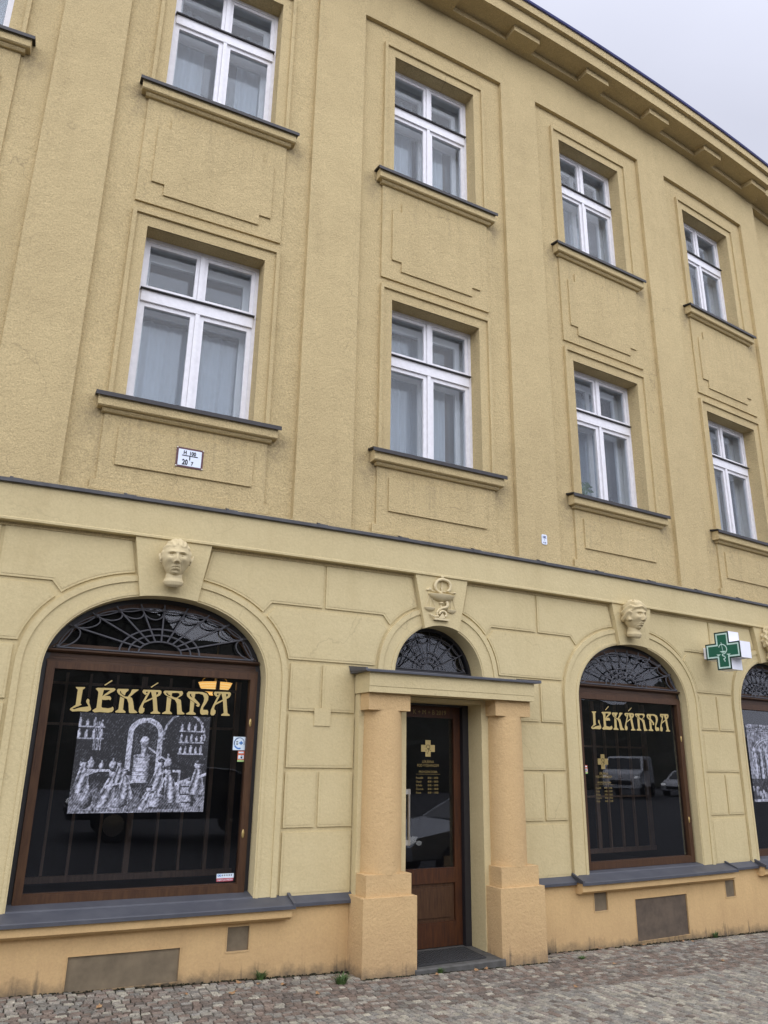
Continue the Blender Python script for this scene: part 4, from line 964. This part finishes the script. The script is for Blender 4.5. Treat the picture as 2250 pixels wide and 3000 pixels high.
# carved bowl, serpent and scales over the doorway
def e3(p, y): return (p[0], y, p[1])
KB = -.050
m = MB(); Q = EMBLEM
def smooth(p, n=4):
    P = [Vector((a, b)) for a, b in p]; out = []
    for i in range(len(P) - 1):
        a, b, c, d = P[max(0, i - 1)], P[i], P[i + 1], P[min(len(P) - 1, i + 2)]
        for k in range(n):
            t = k / n; out.append(.5 * ((2 * b) + (c - a) * t + (2 * a - 5 * b + 4 * c - d) * t * t + (3 * b - a - 3 * c + d) * t ** 3))
    return [tuple(q) for q in out] + [tuple(P[-1])]
rg = smooth(Q['ring']); m.tube([e3(p, KB - .020) for p in rg], [.010 + .006 * min(1, i / 12) for i in range(len(rg) - 6)] + [.016, .016, .018, .016, .012, .006], 10)
lw = smooth(Q['low']); m.tube([(p[0], KB - .016 - .012 * math.sin(i * .25), p[1]) for i, p in enumerate(lw)], [.015 * (1 - .75 * i / len(lw)) + .002 for i in range(len(lw))], 10)
l2 = smooth(Q['low2']); m.tube([e3(p, KB - .022) for p in l2], .012, 10)
m.lathe(-.013, KB, [(.020, 3.236), (.075, 3.250), (.120, 3.270), (.150, 3.296), (.155, 3.306), (.148, 3.308), (.02, 3.306)], 40, math.pi, 2 * math.pi, .45)
m.lathe(-.015, KB, [(.014, 3.16), (.013, 3.205), (.022, 3.212), (.030, 3.222), (.022, 3.232), (.012, 3.238)], 20, math.pi, 2 * math.pi, 1.)
m.plate(Q['foot'], (), KB - .028, KB); m.plate([(-.111, 3.047), (.060, 3.047), (.060, 3.067), (-.111, 3.067)], (), KB - .036, KB)
m.ball((-.008, KB - .016, 3.488), .0165, 16, 12)
m.plate(Q['ptr'], ([(-.016, 3.386), (-.006, 3.386), (-.011, 3.398)],), KB - .012, KB)
bm_ = smooth(Q['beam']); m.tube([e3(p, KB - .006) for p in bm_], .0075, 8)
m.plate(Q['deer'], (), KB - .016, KB); m.ball((-.178, KB - .008, 3.343), (.016, .012, .010), 10, 8); m.ball((.14, KB - .008, 3.343), (.02, .012, .009), 10, 8)
for rim, b, st in (('lr', 'lb', 'ls'), ('rr', 'rb', 'rs')):
    (x0, z0), (x1, z1) = Q[rim]; cx = (x0 + x1) / 2; hw = (x1 - x0) / 2; zz = (z0 + z1) / 2; zb = Q[b][0][1]
    m.lathe(cx, KB, [(.004, zb), (hw * .5, zb + .006), (hw * .85, zb + .020), (hw, zz), (hw * .95, zz + .003), (.01, zz)], 24, math.pi, 2 * math.pi, .5)
    for k in range(0, 6, 2): m.tube([e3(Q[st][k], KB - .004), e3(Q[st][k + 1], KB - .010)], .0032, 6)
o = m.build('carved_emblem', 'reliefm', B, smooth=True); onwall(o, 2.655, 0, 0)
o['label'] = 'carved bowl with a serpent and a pair of scales on the keystone over the door'

# ------------------------------------------------------------------ signs on the wall
hs = tag(empty('hydrant_sign', bp(.021, -.0365, 4.269), .021 / R), 'white enamel sign with dark red border reading H 100 under a first-floor window', 'sign')
m = MB(); m.box(-.121, .121, -.006, .0, -.0935, .0935); m.build('border', 'enamelr', hs, bevel=.003)
m = MB(); m.box(-.103, .103, -.008, -.005, -.078, .076); m.build('plate', 'enamelw', hs, bevel=.001)
m = MB(); T = lambda s, sz, x, z, sx=.8, b=.0018: textmesh(m, s, sz, x, -.0092, z, 'CENTER', sx, b)
T('H', .050, -.045, .030); T('100', .050, .022, .027); T('20', .070, -.040, -.068, .72, .0025); T('7', .046, .024, -.066, .8, .002)
m.box(.0, .004, -.0095, -.009, -.030, -.026); m.box(-.070, .070, -.0095, -.009, .014, .022); m.box(-.005, .004, -.0095, -.009, -.022, .014)
m.build('lettering', 'ink', hs)
m = MB()
for sx in (-1, 1):
    for sz in (-1, 1): m.ball((sx * .116, -.008, sz * .088), (.008, .005, .008), 10, 6)
m.build('screw', 'steel', hs)
hk = tag(empty('survey_plate', bp(4.025, -.052, 4.097), 4.025 / R), 'tiny white enamel plate reading HK just above the string course', 'sign')
m = MB(); c = .012; m.plate([(-.038 + c, -.058), (.038 - c, -.058), (.038, -.058 + c), (.038, .058 - c), (.038 - c, .058), (-.038 + c, .058), (-.038, .058 - c), (-.038, -.058 + c)], (), -.006, 0.); m.build('plate', 'enamelw', hk)
m = MB(); textmesh(m, 'HK', .040, 0, -.0075, .012, 'CENTER', .9, .0015); textmesh(m, '1', .022, 0, -.0075, -.014, 'CENTER', 1, .001); textmesh(m, '8 10', .022, 0, -.0075, -.044, 'CENTER', 1, .001); m.build('lettering', 'inkblue', hk)

pc = tag(empty('pharmacy_cross_sign', bp(6.6, -.31, 3.047), -math.pi / 2 + 6.6 / R), 'green and white pharmacy cross sign projecting from the wall', 'sign')
def crs(a, b, k): return [(-k, -b), (k, -b), (k, -k), (a, -k), (a, k), (k, k), (k, b), (-k, b), (-k, k), (-a, k), (-a, -k), (-k, -k)]
m = MB(); m.plate(crs(.235, .228, .097), (), .003, .205, back=True); m.build('housing', 'acryl', pc, bevel=.003)
for yy in (1,):
    m = MB(); m.plate(crs(.2345, .2275, .0965), [crs(.218, .211, .080)], -.003, .0031); m.build('rim', 'greendk', pc)
    m = MB(); m.plate(crs(.2179, .2109, .0799), [crs(.200, .193, .062)], -.0012, .0031); m.build('light_strip', 'mint', pc)
    m = MB(); m.plate(crs(.1999, .1929, .0619), (), .0005, .0031); m.build('face', 'green', pc)
m = MB(); m.plate(crs(.2345, .2275, .0965), (), .2052, .2075, back=True); m.build('face', 'green', pc)
m = MB(); fx = lambda a, b: ((a - 605) / 1750., -(b - 815 + (a - 605) * .09) / 1930.)
def tb(pts, r): m.tube([(q[0], -.0005, q[1]) for q in smooth([fx(*p) for p in pts])], r, 6, flat=.3)
tb([(520, 740), (533, 700), (575, 670), (640, 678), (690, 735), (692, 815), (640, 878), (588, 895), (588, 930), (632, 950), (642, 985), (602, 1010), (628, 1040), (625, 1072)], .0055)
m.tube([(q[0], -.0005, q[1]) for q in (fx(583, 640), fx(608, 830))], .0025, 6); q = fx(582, 632); m.ball((q[0], -.0005, q[1]), (.006, .003, .006), 10, 6)
for p, bb in (((525, 828), (680, 820), ), 40), (((440, 905), (545, 900)), 32), (((675, 890), (780, 885)), 32):
    a, b = p; mid = ((a[0] + b[0]) / 2, (a[1] + b[1]) / 2 + bb); l = ((a[0] * .72 + b[0] * .28), (a[1] + b[1]) / 2 + bb * .75); r = ((a[0] * .28 + b[0] * .72), (a[1] + b[1]) / 2 + bb * .75)
    m.plate([fx(*a), fx(*l), fx(*mid), fx(*r), fx(*b)], (), -.0006, .0005)
m.build('emblem', 'mint', pc)
m = MB(); m.box(-.31, -.236, .06, .15, -.07, .07); m.build('bracket', 'acryl', pc, bevel=.003)
# ------------------------------------------------------------------ pavement of granite setts
def gz(x, y):                                        # y in facade coordinates (negative = away from the wall)
    return ground(x)
m = MB(); rnd = random.Random(11)
xs = np.linspace(-9, 14, 47); ys = [.03, -.6, -1.2, -2, -3, -3.7]
vs = [(x, y, gz(x, y) - .012) for y in ys for x in xs]; n = len(xs)
m.add(vs, [(j * n + i, j * n + i + 1, (j + 1) * n + i + 1, (j + 1) * n + i) for j in range(len(ys) - 1) for i in range(n - 1)])
m.build('pavement_bed', 'bed', None, bend=True, kind='structure')
PAL1 = [(.235, .182, .158), (.205, .170, .152), (.262, .208, .180), (.25, .232, .212), (.178, .152, .138), (.30, .272, .245), (.222, .172, .148)]
PAL2 = [(.37, .345, .305), (.32, .305, .28), (.41, .38, .33), (.28, .265, .25), (.34, .31, .28), (.44, .41, .35), (.29, .25, .225)]
m = MB()
def stone(cx, cy, w, h, rot, col):
    j = lambda a: rnd.uniform(-a, a)
    pts = []
    for sx, sy in ((-1, -1), (0, -1), (1, -1), (1, 0), (1, 1), (0, 1), (-1, 1), (-1, 0)):
        r = .95 if sx and sy else 1.0
        pts.append((sx * w / 2 * r + j(.002), sy * h / 2 * r + j(.002)))
    c, s = math.cos(rot), math.sin(rot); tz = j(.002); tx, ty = j(.025), j(.025)
    P = lambda a, b, k, z: (cx + (a * c - b * s) * k, cy + (a * s + b * c) * k, gz(cx, cy) + z + (a * tx + b * ty if z > -.01 else 0) + tz)
    lo = [P(a, b, 1.0, -.020) for a, b in pts]; mi = [P(a, b, .98, -.005) for a, b in pts]; hi = [P(a, b, .90, .0) for a, b in pts]
    k = rnd.uniform(.70, 1.02); col = (col[0] * k, col[1] * k * .99, col[2] * k * .90)
    fs = [tuple(16 + i for i in range(8))] + [(i, (i + 1) % 8, 8 + (i + 1) % 8, 8 + i) for i in range(8)] + [(8 + i, 8 + (i + 1) % 8, 16 + (i + 1) % 8, 16 + i) for i in range(8)]
    m.add(lo + mi + hi, fs, col)
def free(x, y):                                      # keep the setts off the pedestals and the step
    if 1.70 < x < 3.62 and y > -.325: return False
    return y < -.045
y = -.045; row = 0
while y > -1.10:
    h = rnd.uniform(.046, .058); x = -3.2 + rnd.uniform(0, .08)
    while x < 9.2:
        w = rnd.uniform(.052, .084)
        cx, cy = x + w / 2, y - h / 2 + .010 * math.sin(x * 1.3 + row * .7)
        if free(cx, cy - h * .3) and free(cx, cy + h * .5): 
            near = math.exp(-((cy + .18) / .16) ** 2)
            col = rnd.choice(PAL1) if rnd.random() > .18 + .55 * near else rnd.choice(PAL2)
            if not (cy > -.10 and rnd.random() < .35): stone(cx, cy, w - .0065, h - .006, rnd.uniform(-.05, .05), col)
        x += w
    y -= h; row += 1
x = -3.2
while x < 8.8:                                       # beyond the border the setts run away from the wall
    w = rnd.uniform(.046, .060); y = -1.108 - rnd.uniform(0, .03)
    while y > -3.1:
        h = rnd.uniform(.054, .086); cx = x + w / 2 - .07 * (y + 1.1) * -1 * -.9 + .010 * math.sin(y * 2.1 + x * .8)
        stone(cx, y - h / 2, w - .006, h - .0065, rnd.uniform(-.05, .05) + .06, rnd.choice(PAL2) if rnd.random() > .12 else rnd.choice(PAL1)); y -= h
    x += w
m.build('pavement', 'cobble', None, bend=True, step=50, kind='structure')
m = MB(); m.prof([(-3.5, -.3), (-3.5, .0), (-3.505, .006), (-3.72, .006), (-3.725, .0), (-3.725, -.3)], 0, 1)
m.v = []; m.f = []
for i in range(23):
    x0, x1 = -9 + i, -9 + i + .992; pr = [(-3.5, -.3), (-3.5, .0), (-3.51, .007), (-3.715, .007), (-3.725, -.003), (-3.725, -.3)]; n0 = len(m.v); k = len(pr)
    m.v += [(x, yy, zz + gz(x, 0)) for x in (x0, x1) for yy, zz in pr]; m.f += [(n0 + q, n0 + (q + 1) % k, n0 + k + (q + 1) % k, n0 + k + q) for q in range(k)] + [tuple(n0 + q for q in range(k)), tuple(n0 + k + q for q in range(k))]
m.build('kerb', 'kerb', None, bend=True, step=50, kind='structure')
# far ground: road sheet rising gently to the opposite side, out to the horizon
def rz(x, y):
    return ground(x) - .13 + .035 * max(0, min(14, -y - 5)) if y > -40 else .4
m = MB(); xs = [-400, -150, -60, -30, -15, -9, -4, 0, 4, 8, 12, 16, 20, 26, 34, 60, 150, 400]; ys = [400, 60, 20, 6, .25, -3.6, -5, -7, -9, -11, -13, -17, -22, -60, -150, -400]
n = len(xs); vs = []
for yy in ys:
    for x in xs:
        yb = yy
        zz = rz(x, yy) if yy <= -3 else ground(x) - .16
        vs.append((x, yb, zz))
m.add(vs, [(j * n + i, j * n + i + 1, (j + 1) * n + i + 1, (j + 1) * n + i) for j in range(len(ys) - 1) for i in range(n - 1)])
m.build('road', 'asphalt', None, kind='structure')
# wooded slope across the street (what the shop glass mirrors)
m = MB(); nx, ny = 90, 14; vs = []; hr = random.Random(5)
ph = [hr.uniform(0, 6.28) for _ in range(8)]
for j in range(ny + 1):
    for i in range(nx + 1):
        x = -60 + 150 * i / nx; y = -27 - 22 * j / ny
        h = (8.5 + 5.5 * (1 / (1 + math.exp((x - 9) / 3)))) * (j / ny) ** .75 * (1 + .16 * math.sin(x * .21 + ph[0]) + .10 * math.sin(x * .53 + ph[1])) + .35 * math.sin(x * 1.7 + ph[2] + j) * (j > 0) + hr.uniform(-.35, .35) * (j > 0)  # shaped higher towards the left to darken the left fanlight's reflection
        vs.append((x, y, .25 + h))
m.add(vs, [(j * (nx + 1) + i, j * (nx + 1) + i + 1, (j + 1) * (nx + 1) + i + 1, (j + 1) * (nx + 1) + i) for j in range(ny) for i in range(nx)])
m.build('hill', 'hill', None, kind='structure')
def bare_tree(x, y, h, seed, label):
    t = tag(empty('bare_tree', (x, y, .9)), label, 'tree', 'bare trees across the street'); rr = random.Random(seed); tr = MB(); cr = MB()
    def br(p, d, L, r, lv):
        pts = [p]; q = p
        for k in range(3):
            d = (d + Vector((rr.uniform(-.16, .16), rr.uniform(-.16, .16), rr.uniform(-.02, .10)))).normalized(); q = q + d * L / 3; pts.append(q)
        (tr if lv == 0 else cr).tube([tuple(a) for a in pts], [r, r * .9, r * .78, r * .62], 6 if lv < 2 else 4)
        if lv < 4:
            for k in range(3 if lv < 3 else 4):
                ax = Vector((rr.uniform(-1, 1), rr.uniform(-1, 1), rr.uniform(.1, .8))).normalized()
                br(pts[rr.choice((2, 3, 3))], (d + ax * .95).normalized(), L * rr.uniform(.55, .75), r * .52, lv + 1)
    br(Vector((0, 0, 0)), Vector((0, 0, 1)), h * .36, h * .022, 0)
    tr.build('trunk', 'bark', t, smooth=True); cr.build('crown', 'bark', t)
for i, (x, y, h) in enumerate(((-6, -24, 9), (4, -26, 10.5), (15, -24, 9.5), (27, -27, 12))):
    bare_tree(x, y, h, 20 + i, ['slender bare tree across the street, farthest left', 'tall bare tree across the street opposite the left window', 'bare tree across the street opposite the door', 'tallest bare tree across the street, farthest right'][i])

# parked vehicles across the pavement (mirrored in the glass)
def vehicle(name, cat, label, loc, rz, paint, van=False):
    t = tag(empty(name, loc, rz), label, cat)
    L, W = (5.0, 1.96) if van else (4.5, 1.80)
    if van: prof = [(-2.5, .45), (-2.5, .98), (-2.42, 1.12), (-1.72, 1.28), (-.95, 1.90), (-.6, 1.97), (2.4, 1.97), (2.5, 1.85), (2.5, .45)]
    else: prof = [(-2.25, .42), (-2.27, .62), (-2.15, .76), (-1.2, .92), (-.95, .95), (-.25, 1.36), (.25, 1.43), (.95, 1.38), (1.6, 1.02), (2.15, .96), (2.25, .80), (2.25, .42)]
    belt = 1.2 if van else .93
    m = MB(); k = len(prof); vs = []
    secs = ((-1, .90), (-.93, 1.), (.93, 1.), (1, .90))
    for sy, sc_ in secs:
        for x, z in prof:
            hw = W / 2 * (1 - max(0, z - belt) * (.12 if van else .34)) * (1 - .10 * max(0, (abs(x) - L * .36) / (L * .14)) ** 2)
            f = sc_ if abs(sy) == 1 else 1
            vs.append((x * (1 if abs(sy) < 1 else .992), sy * hw, z if abs(sy) < 1 else belt + (z - belt) * .96))
    fs = [(s * k + i, s * k + (i + 1) % k, (s + 1) * k + (i + 1) % k, (s + 1) * k + i) for s in range(3) for i in range(k)]
    fs += [tuple(range(k)), tuple(range(3 * k, 4 * k))]
    m.add(vs, fs); b = m.build('body', paint, t, bevel=.02, smooth=True)
    def quad(p, q, off, mat, nm, y0=None):
        pass
    m = MB()
    if van: a, c = Vector((-1.66, 0, 1.335)), Vector((-1.0, 0, 1.86))
    else: a, c = Vector((-.93, 0, .965)), Vector((-.28, 0, 1.345))
    nrm = Vector((-(c.z - a.z), 0, (c.x - a.x))).normalized() * .012
    wa, wc = W / 2 * .86, W / 2 * (.80 if van else .70)
    m.add([(a.x + nrm.x, -wa, a.z + nrm.z), (a.x + nrm.x, wa, a.z + nrm.z), (c.x + nrm.x, wc, c.z + nrm.z), (c.x + nrm.x, -wc, c.z + nrm.z)], [(0, 1, 2, 3)]); m.build('windscreen', 'carglass', t)
    for sg in (-1, 1):
        m = MB(); top = 1.80 if van else 1.32; zb = 1.27 if van else .96
        hw = lambda z: W / 2 * (1 - max(0, z - belt) * (.12 if van else .34)) + .004
        xa, xb, xc, xd = (-1.45, -.9, .1, .1) if van else (-.72, -.2, 1.0, 1.45)
        m.add([(xa, sg * hw(zb), zb), (xd, sg * hw(zb), zb), (xc, sg * hw(top), top), (xb, sg * hw(top), top)], [(0, 1, 2, 3)]); m.build('side_window', 'carglass', t)
        m = MB(); hx = -2.40 if van else -2.12; hz = .96 if van else .70
        m.ball((hx, sg * W * .37, hz), (.13, .18, .08), 14, 8); m.build('headlight', 'lens', t, smooth=True)
        for wx in ((-1.6, 1.45) if van else (-1.38, 1.32)):
            rw = .33; m = MB(); vs = [(wx + r * math.cos(q), sg * yy, rw + r * math.sin(q)) for r, yy in ((.20, W / 2 - .03), (.30, W / 2 + .005), (rw, W / 2 - .02), (rw, W / 2 - .22), (.1, W / 2 - .22)) for q in np.linspace(0, 2 * math.pi, 25)[:-1]]
            fs = [(s * 24 + i, s * 24 + (i + 1) % 24, (s + 1) * 24 + (i + 1) % 24, (s + 1) * 24 + i) for s in range(4) for i in range(24)]; m.add(vs, fs); w = m.build('wheel', 'tyre', t, smooth=True)
            m = MB(); m.add([(wx, sg * (W / 2 - .02), rw)] + [(wx + .21 * math.cos(q), sg * (W / 2 - .035), rw + .21 * math.sin(q)) for q in np.linspace(0, 2 * math.pi, 21)[:-1]], [(0, i + 1, (i + 1) % 20 + 1) for i in range(20)]); m.build('rim', 'steel', w)
    m = MB(); fx = -2.515 if van else -2.285; m.box(fx, fx + .05, -.5, .5, .60 if van else .50, .80 if van else .64); m.build('radiator_grille', 'blackpaint', t, bevel=.01)
    return t
vehicle('parked_car', 'car', 'silver car parked at the kerb in front of the doorway', (7.7, -5.1, ground(7.7) - .115), .0, 'carsilver')
vehicle('parked_van', 'van', 'white van standing across the street, mirrored in the window with the yellow cross', (33.3, -20.6, rz(33, -20)), 2.60 - math.pi + .06, 'carwhite', True)
vehicle('parked_car', 'car', 'white car standing beside the van across the street', (38.0, -20.2, rz(38, -20) - .15), 2.62 - math.pi + .25, 'carwhite')
vehicle('parked_car', 'car', 'dark car parked across the street behind the viewer', (2.6, -10.6, rz(2.6, -10.6)), .05, 'cardark')

# weeds at the foot of the wall, dead leaves
def tuft(x, y, r, h, n, seed, label):
    m = MB(); rr = random.Random(seed)
    for i in range(n):
        a = rr.uniform(0, 6.28); q = r * math.sqrt(rr.random()) * .45; b = Vector((math.cos(a) * q, math.sin(a) * q * .6, 0)); L = h * rr.uniform(.5, 1.1); o = Vector((math.cos(a), math.sin(a) * .7, 0)) * r * rr.uniform(.3, 1.0); w = rr.uniform(.003, .006); s = Vector((-math.sin(a), math.cos(a), 0)) * w
        p1 = b + o * .35 + Vector((0, 0, L * .62)); p2 = b + o + Vector((0, 0, L * rr.uniform(.55, 1.0)))
        m.add([b - s, b + s, p1 + s * .8, p1 - s * .8, p2], [(0, 1, 2, 3), (3, 2, 4)])
    o = m.build('grass_tuft', 'grass', None); onwall(o, x, y, ground(x) - .004); return tag(o, label, 'grass tuft', 'weeds growing between the setts')
tuft(1.49, -.40, .085, .085, 90, 1, 'biggest green grass tuft on the setts left of the doorway pedestal')
tuft(.95, -.085, .07, .075, 60, 2, 'grass tuft against the plinth below the small vent of the left window')
tuft(2.42, -.345, .045, .05, 45, 3, 'small grass tuft at the foot of the stone door step')
tuft(6.22, -.07, .06, .07, 50, 4, 'grass tuft against the plinth near the right edge')
tuft(3.98, -.33, .05, .03, 36, 5, 'flat weed among the setts just right of the doorway')
m = MB(); rr = random.Random(8)                       # moss and grit in the corner between wall and pavement
for i in range(1500):
    x = rr.uniform(-2.2, 8.8)
    if 1.72 < x < 3.6: y = -.318 - rr.random() ** 2 * .04
    else: y = -.028 - rr.random() ** 2.2 * .09
    if 2.2 < x < 3.12: y = -.325 - rr.random() ** 2 * .03
    s = rr.uniform(.003, .009); m.ball((x, y, ground(x) - .004), (s * 1.3, s, s * .7), 5, 3)
m.build('moss_and_grit', 'bed', None, bend=True, step=50, kind='stuff')
lw = random.Random(17); spots = [(.62, -.42), (.88, -.24), (1.05, -.32), (.30, -.36), (-.3, -.5), (2.75, -.40), (2.86, -.37), (2.34, -.42), (5.02, -.10), (5.6, -.12), (5.72, -.17), (4.1, -.62), (3.2, -1.1), (1.2, -.62), (5.2, -.9), (.75, -.16), (4.45, -.08)]
for i, (x, y) in enumerate(spots):
    s = lw.uniform(.022, .040); m = MB(); k = 7; vs = [(0, 0, .004)]
    for q in range(k * 2):
        a = math.pi * q / k; r = s * (1.0 if q % 2 == 0 else .62) * (1.25 if q == 0 else 1); vs.append((r * math.cos(a), r * .72 * math.sin(a), .004 + .35 * s * (math.cos(a * 2) * .5 + .5) * lw.uniform(.5, 1.2)))
    m.add(vs, [(0, q + 1, (q + 1) % (k * 2) + 1) for q in range(k * 2)]); o = m.build('fallen_leaf', 'leafbrown', None)
    onwall(o, x, y, ground(x) + .004); o.rotation_euler = (lw.uniform(-.2, .2), lw.uniform(-.2, .2), lw.uniform(0, 6.28))
    tag(o, 'small curled brown dead leaf lying on the granite setts', 'leaf', 'fallen leaves on the pavement')

# ------------------------------------------------------------------ overcast daylight
SUN_EL, SUN_AZ = math.radians(52), math.radians(205)    # behind the camera, a little to the left
w = bpy.data.worlds.new('World'); sc.world = w; w.use_nodes = True; nt = w.node_tree; nt.nodes.clear()
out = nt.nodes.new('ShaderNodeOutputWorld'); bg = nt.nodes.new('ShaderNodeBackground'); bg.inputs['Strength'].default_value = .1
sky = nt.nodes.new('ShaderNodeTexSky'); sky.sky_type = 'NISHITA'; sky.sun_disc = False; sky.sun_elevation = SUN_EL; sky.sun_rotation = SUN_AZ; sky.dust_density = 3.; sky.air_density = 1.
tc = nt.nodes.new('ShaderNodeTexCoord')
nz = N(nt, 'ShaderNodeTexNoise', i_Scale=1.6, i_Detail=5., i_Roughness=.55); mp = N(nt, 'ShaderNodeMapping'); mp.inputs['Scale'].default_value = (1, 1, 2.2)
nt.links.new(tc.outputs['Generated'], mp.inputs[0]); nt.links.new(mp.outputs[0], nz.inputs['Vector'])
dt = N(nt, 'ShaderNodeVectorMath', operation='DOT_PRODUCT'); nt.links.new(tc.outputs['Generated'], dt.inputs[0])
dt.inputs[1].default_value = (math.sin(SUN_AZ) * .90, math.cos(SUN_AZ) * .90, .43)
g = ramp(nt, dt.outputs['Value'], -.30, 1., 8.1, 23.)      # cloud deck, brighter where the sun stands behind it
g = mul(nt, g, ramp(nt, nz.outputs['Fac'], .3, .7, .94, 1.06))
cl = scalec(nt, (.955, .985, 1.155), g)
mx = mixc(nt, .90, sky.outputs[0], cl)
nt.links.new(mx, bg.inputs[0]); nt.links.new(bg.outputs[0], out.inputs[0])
sun = bpy.data.lights.new('sun', 'SUN'); sun.energy = 1.5; sun.angle = math.radians(120); sun.color = (1., .97, .93)
so = bpy.data.objects.new('sun', sun); COL.objects.link(so)
d = Vector((math.sin(SUN_AZ) * math.cos(SUN_EL), math.cos(SUN_AZ) * math.cos(SUN_EL), math.sin(SUN_EL)))
so.rotation_euler = d.to_track_quat('Z', 'Y').to_euler()

# ------------------------------------------------------------------ camera
cam = bpy.data.cameras.new('camera'); co = bpy.data.objects.new('camera', cam); COL.objects.link(co); sc.camera = co
yaw, pit, roll = .4522, .3109, .0159
f = Vector((math.sin(yaw) * math.cos(pit), math.cos(yaw) * math.cos(pit), math.sin(pit)))
r0 = Vector((math.cos(yaw), -math.sin(yaw), 0)); u0 = r0.cross(f)
r = r0 * math.cos(roll) + u0 * math.sin(roll); u = -r0 * math.sin(roll) + u0 * math.cos(roll)
mt_ = Matrix((r, u, -f)).transposed().to_4x4(); mt_.translation = (-1.2227, -6.6049, 1.7209); co.matrix_world = mt_
cam.sensor_fit = 'VERTICAL'; cam.sensor_height = 24; cam.sensor_width = 18; cam.lens = 24 * 2260.55 / 3000; cam.clip_start = .05; cam.clip_end = 2000

sc.view_settings.view_transform = 'Standard'; sc.view_settings.look = 'None'; sc.view_settings.exposure = 0
sc.render.resolution_x, sc.render.resolution_y = 768, 1024
sc.cycles.use_denoising = True; sc.cycles.max_bounces = 8; sc.cycles.transparent_max_bounces = 16; sc.cycles.glossy_bounces = 4
for o in COL.objects:
    if o.type == 'MESH' and 'category' not in o and 'kind' not in o and o.parent is None: print('UNTAGGED', o.name)
